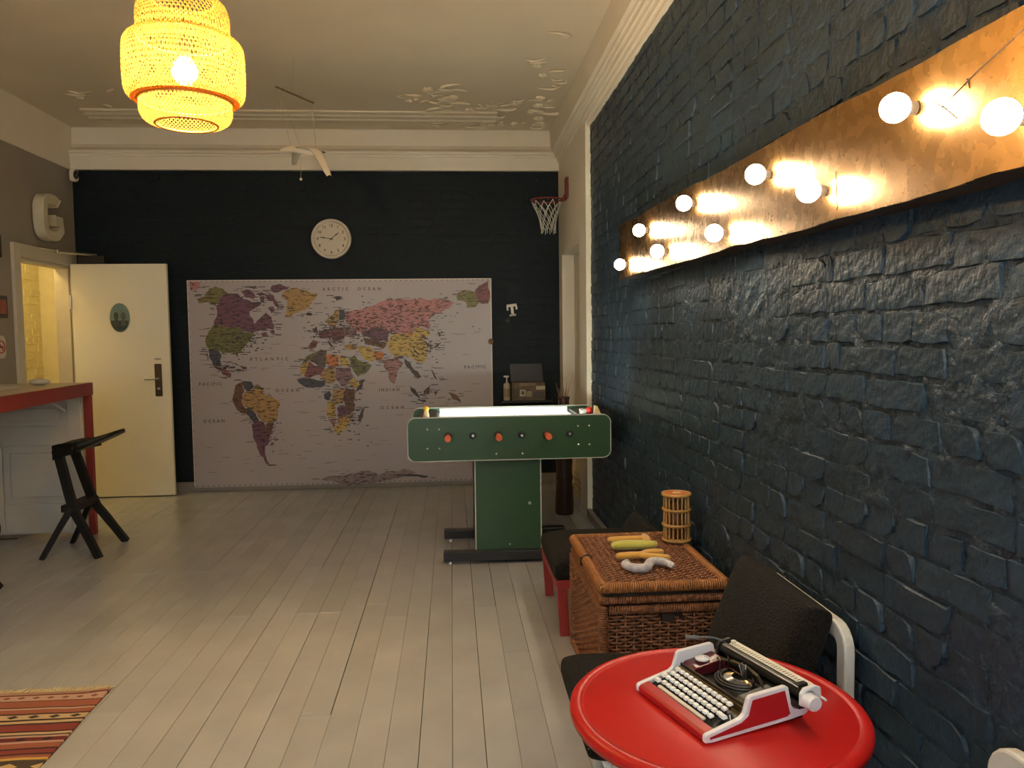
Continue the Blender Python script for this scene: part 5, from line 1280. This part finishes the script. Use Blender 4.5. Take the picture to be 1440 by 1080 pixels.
vg = MB(); vg.box(0.136, 0.158, 0.222, 0.225, 0.050, 0.098)
for s in (-1, 1): vg.tube([(0.147+0.004*s, 0.218, 0.066), (0.147+0.013*s, 0.216, 0.096), (0.147+0.006*s, 0.222, 0.104)], 0.0016, 5)
vg.build('type_guide', M_chr, tw)
MB().tube([(0.06, 0.205, 0.085), (0.10, 0.224, 0.090), (0.147, 0.228, 0.094), (0.195, 0.224, 0.090), (0.235, 0.205, 0.085)], 0.005, 4, flat=0.2).build('ribbon', M_tb, tw)
for k, (x_, y, z, h) in enumerate(((0.075,0.20,0.05,0.04),(0.088,0.192,0.05,0.045),(0.205,0.20,0.05,0.035),(0.212,0.188,0.05,0.028),(0.098,0.21,0.05,0.05))):
    MB().tube([(x_, y, z), (x_+0.004, y, z+h), (x_-0.006, y+0.004, z+h+0.004)], 0.0022, 5).build('works_lever', M_chr if k % 2 else M_tb, tw)
# carriage (run out to the right)
MB().box(0.020, 0.318, 0.238, 0.282, 0.052, 0.072).build('carriage_rail', M_tb, tw, False, 0.003)
pt = MB().cyl((0.022, 0.258, 0.090), (0.330, 0.258, 0.090), 0.0165, n=24).build('platen', M_tb, tw); smooth_by_angle(pt)
MB().prism([(0.262,0.099),(0.263,0.104),(0.291,0.107),(0.291,0.099)], lambda a, b: (0.03, a, b), lambda a, b: (0.305, a, b)).build('paper_rule', M_cr, tw)
rt_ = MB()
for k in range(27): rt_.box(0.04+0.0098*k-0.0005, 0.04+0.0098*k+0.0005, 0.270, 0.282, 0.1056, 0.1066)
stuff(rt_.build('rule_marks', M_tb, tw))
MB().cyl((0.035, 0.2425, 0.108), (0.31, 0.2425, 0.108), 0.0028, n=8).build('paper_bail', M_chr, tw)
MB().box(0.290, 0.306, 0.246, 0.276, 0.100, 0.112).build('margin_stop', M_tb, tw, False, 0.002)
MB().box(0.032, 0.042, 0.270, 0.282, 0.104, 0.116).build('margin_stop', M_cr, tw, False, 0.002)
ec = [(0.236,0.066),(0.236,0.098),(0.246,0.112),(0.276,0.116),(0.292,0.108),(0.294,0.082),(0.282,0.066)]
MB().prism(ec, lambda a, b: (0.318, a, b), lambda a, b: (0.330, a, b)).build('carriage_end', M_tw, tw, False, 0.003)
MB().prism(ec, lambda a, b: (0.012, a, b), lambda a, b: (0.022, a, b)).build('carriage_end', M_tb, tw, False, 0.003)
for x0, x1 in ((0.328, 0.352),):
    kb = MB().lathe([(0.0, 0.0), (0.0190, 0.0), (0.0200, 0.003), (0.0195, 0.022), (0.018, 0.027), (0.0, 0.028)], 28, cap=False).build('platen_knob', M_tw, tw, True)
    kb.matrix_local = Matrix.Translation((x0, 0.252, 0.082)) @ Matrix.Rotation(PI/2, 4, 'Y'); smooth_by_angle(kb, 0.6)
MB().tube([(0.318, 0.288, 0.085), (0.335, 0.296, 0.078), (0.340, 0.298, 0.074)], 0.0035, 6).build('release_lever', M_tw, tw, True)
MB().tube(catmull([(0.022, 0.262, 0.106), (0.012, 0.235, 0.120), (0.010, 0.20, 0.128), (0.006, 0.170, 0.132), (0.002, 0.150, 0.136)], 4), [0.0045]*6+[0.005]*4+[0.009]*7, 6, flat=0.3, up=(0.4, 0, 1)).build('return_lever', mat('lever_grey', (0.13, 0.14, 0.16), 0.35, 0.3), tw, True)

# ================================================================ TALL VASE, SHELF AND ITS THINGS
M_vase = mat('dark_red_wood', (0.045, 0.018, 0.011), 0.4, var=0.3, vscale=8)
va = thing('floor_vase', 'tall dark brown floor vase holding dry twigs behind the foosball table', 'vase', (0.862, 6.03, 0.0))
MB().lathe([(0.0, 0.0), (0.070, 0.0), (0.074, 0.02), (0.070, 0.18), (0.064, 0.26), (0.068, 0.28), (0.068, 0.30), (0.062, 0.32), (0.072, 0.55), (0.070, 0.72), (0.048, 0.84), (0.042, 0.88), (0.050, 0.92), (0.044, 0.92), (0.036, 0.87), (0.0, 0.6)], 28, cap=False).build('vase_body', M_vase, va, True)
rgv = random.Random(6)
for k in range(12):
    a = rgv.uniform(0, 2*PI); L = rgv.uniform(0.05, 0.14); s_ = rgv.uniform(0.2, 0.6)
    MB().tube([(0.012*math.cos(a), 0.012*math.sin(a), 0.75), (0.03*math.cos(a), 0.03*math.sin(a), 0.90), ((0.035+L*s_*0.6)*math.cos(a), (0.035+L*s_*0.6)*math.sin(a), 0.91+L)], [0.003, 0.0028, 0.0012], 5).build('twig', mat('dry_twig', (0.22, 0.13, 0.06), 0.8), va)
sh = thing('wall_shelf', 'black wall shelf on the dark brick right of the map', 'shelf', (0.68, 7.25, 0.78))
MB().box(-0.23, 0.24, -0.10, 0.10, 0.0, 0.022).build('shelf_board', M_blk, sh, False, 0.002)
for x_ in (-0.17, 0.18):
    MB().prism([(0.10, 0.0), (-0.07, 0.0), (0.10, -0.13)], lambda a, b: (x_-0.008, a, b), lambda a, b: (x_+0.008, a, b)).build('bracket', M_blk, sh)
sz = 0.802
bo_ = thing('pump_bottle', 'cream pump bottle standing on the black wall shelf', 'bottle', (0.503, 7.22, sz))
MB().lathe([(0.0, 0.0), (0.030, 0.0), (0.032, 0.004), (0.032, 0.135), (0.026, 0.155), (0.012, 0.160), (0.012, 0.172), (0.0, 0.172)], 24, cap=False).build('bottle_body', mat('bottle_cream', (0.46, 0.40, 0.28), 0.35), bo_, True)
MB().lathe([(0.0327, 0.03), (0.0327, 0.11)], 24, cap=False).build('bottle_label', mat('label_tan', (0.30, 0.24, 0.15), 0.5), bo_)
pu = MB(); pu.cyl((0, 0, 0.17), (0, 0, 0.215), 0.006, n=10); pu.box(-0.028, 0.018, -0.010, 0.010, 0.213, 0.228)
pu.build('pump', mat('pump_white', (0.6, 0.57, 0.5), 0.35), bo_)
bx = thing('printed_box', 'brown open box covered in small printed cards on the wall shelf', 'box', (0.69, 7.24, sz))
M_kraft = mat('kraft_brown', (0.12, 0.085, 0.05), 0.6, var=0.35, vscale=25)
MB().box(-0.145, 0.165, -0.085, 0.085, 0.0, 0.165).build('box_body', M_kraft, bx, False, 0.003)
MB().prism([(-0.145, 0.165), (0.165, 0.165), (0.150, 0.33), (-0.150, 0.33)], lambda a, b: (a, 0.075 + (b-0.165)*0.1, b), lambda a, b: (a, 0.082 + (b-0.165)*0.1, b)).build('box_lid', mat('lid_dark', (0.007, 0.006, 0.005), 0.5), bx)
for nm_, x0, x1, z0, z1, c in (('card', -0.08, 0.075, 0.135, 0.160, (0.22,0.17,0.10)), ('card', 0.078, 0.162, 0.098, 0.132, (0.50,0.46,0.36)), ('card', -0.072, -0.018, 0.040, 0.100, (0.46,0.42,0.34)),
                              ('card', -0.01, 0.04, 0.035, 0.085, (0.26,0.26,0.14)), ('card', 0.05, 0.15, 0.015, 0.08, (0.06,0.05,0.035)), ('card', -0.14, -0.08, 0.02, 0.11, (0.07,0.05,0.03))):
    q = MB().box(x0, x1, -0.0875, -0.0852, z0, z1).build(nm_, mat('card_%d' % int(c[0]*1000), c, 0.5, var=0.15, vscale=40), bx)
    if abs(x0+0.072) < 1e-6: MB().box(x0+0.012, x1-0.012, -0.0885, -0.0876, z0+0.014, z1-0.014).build('card_picture', M_kraft, q)
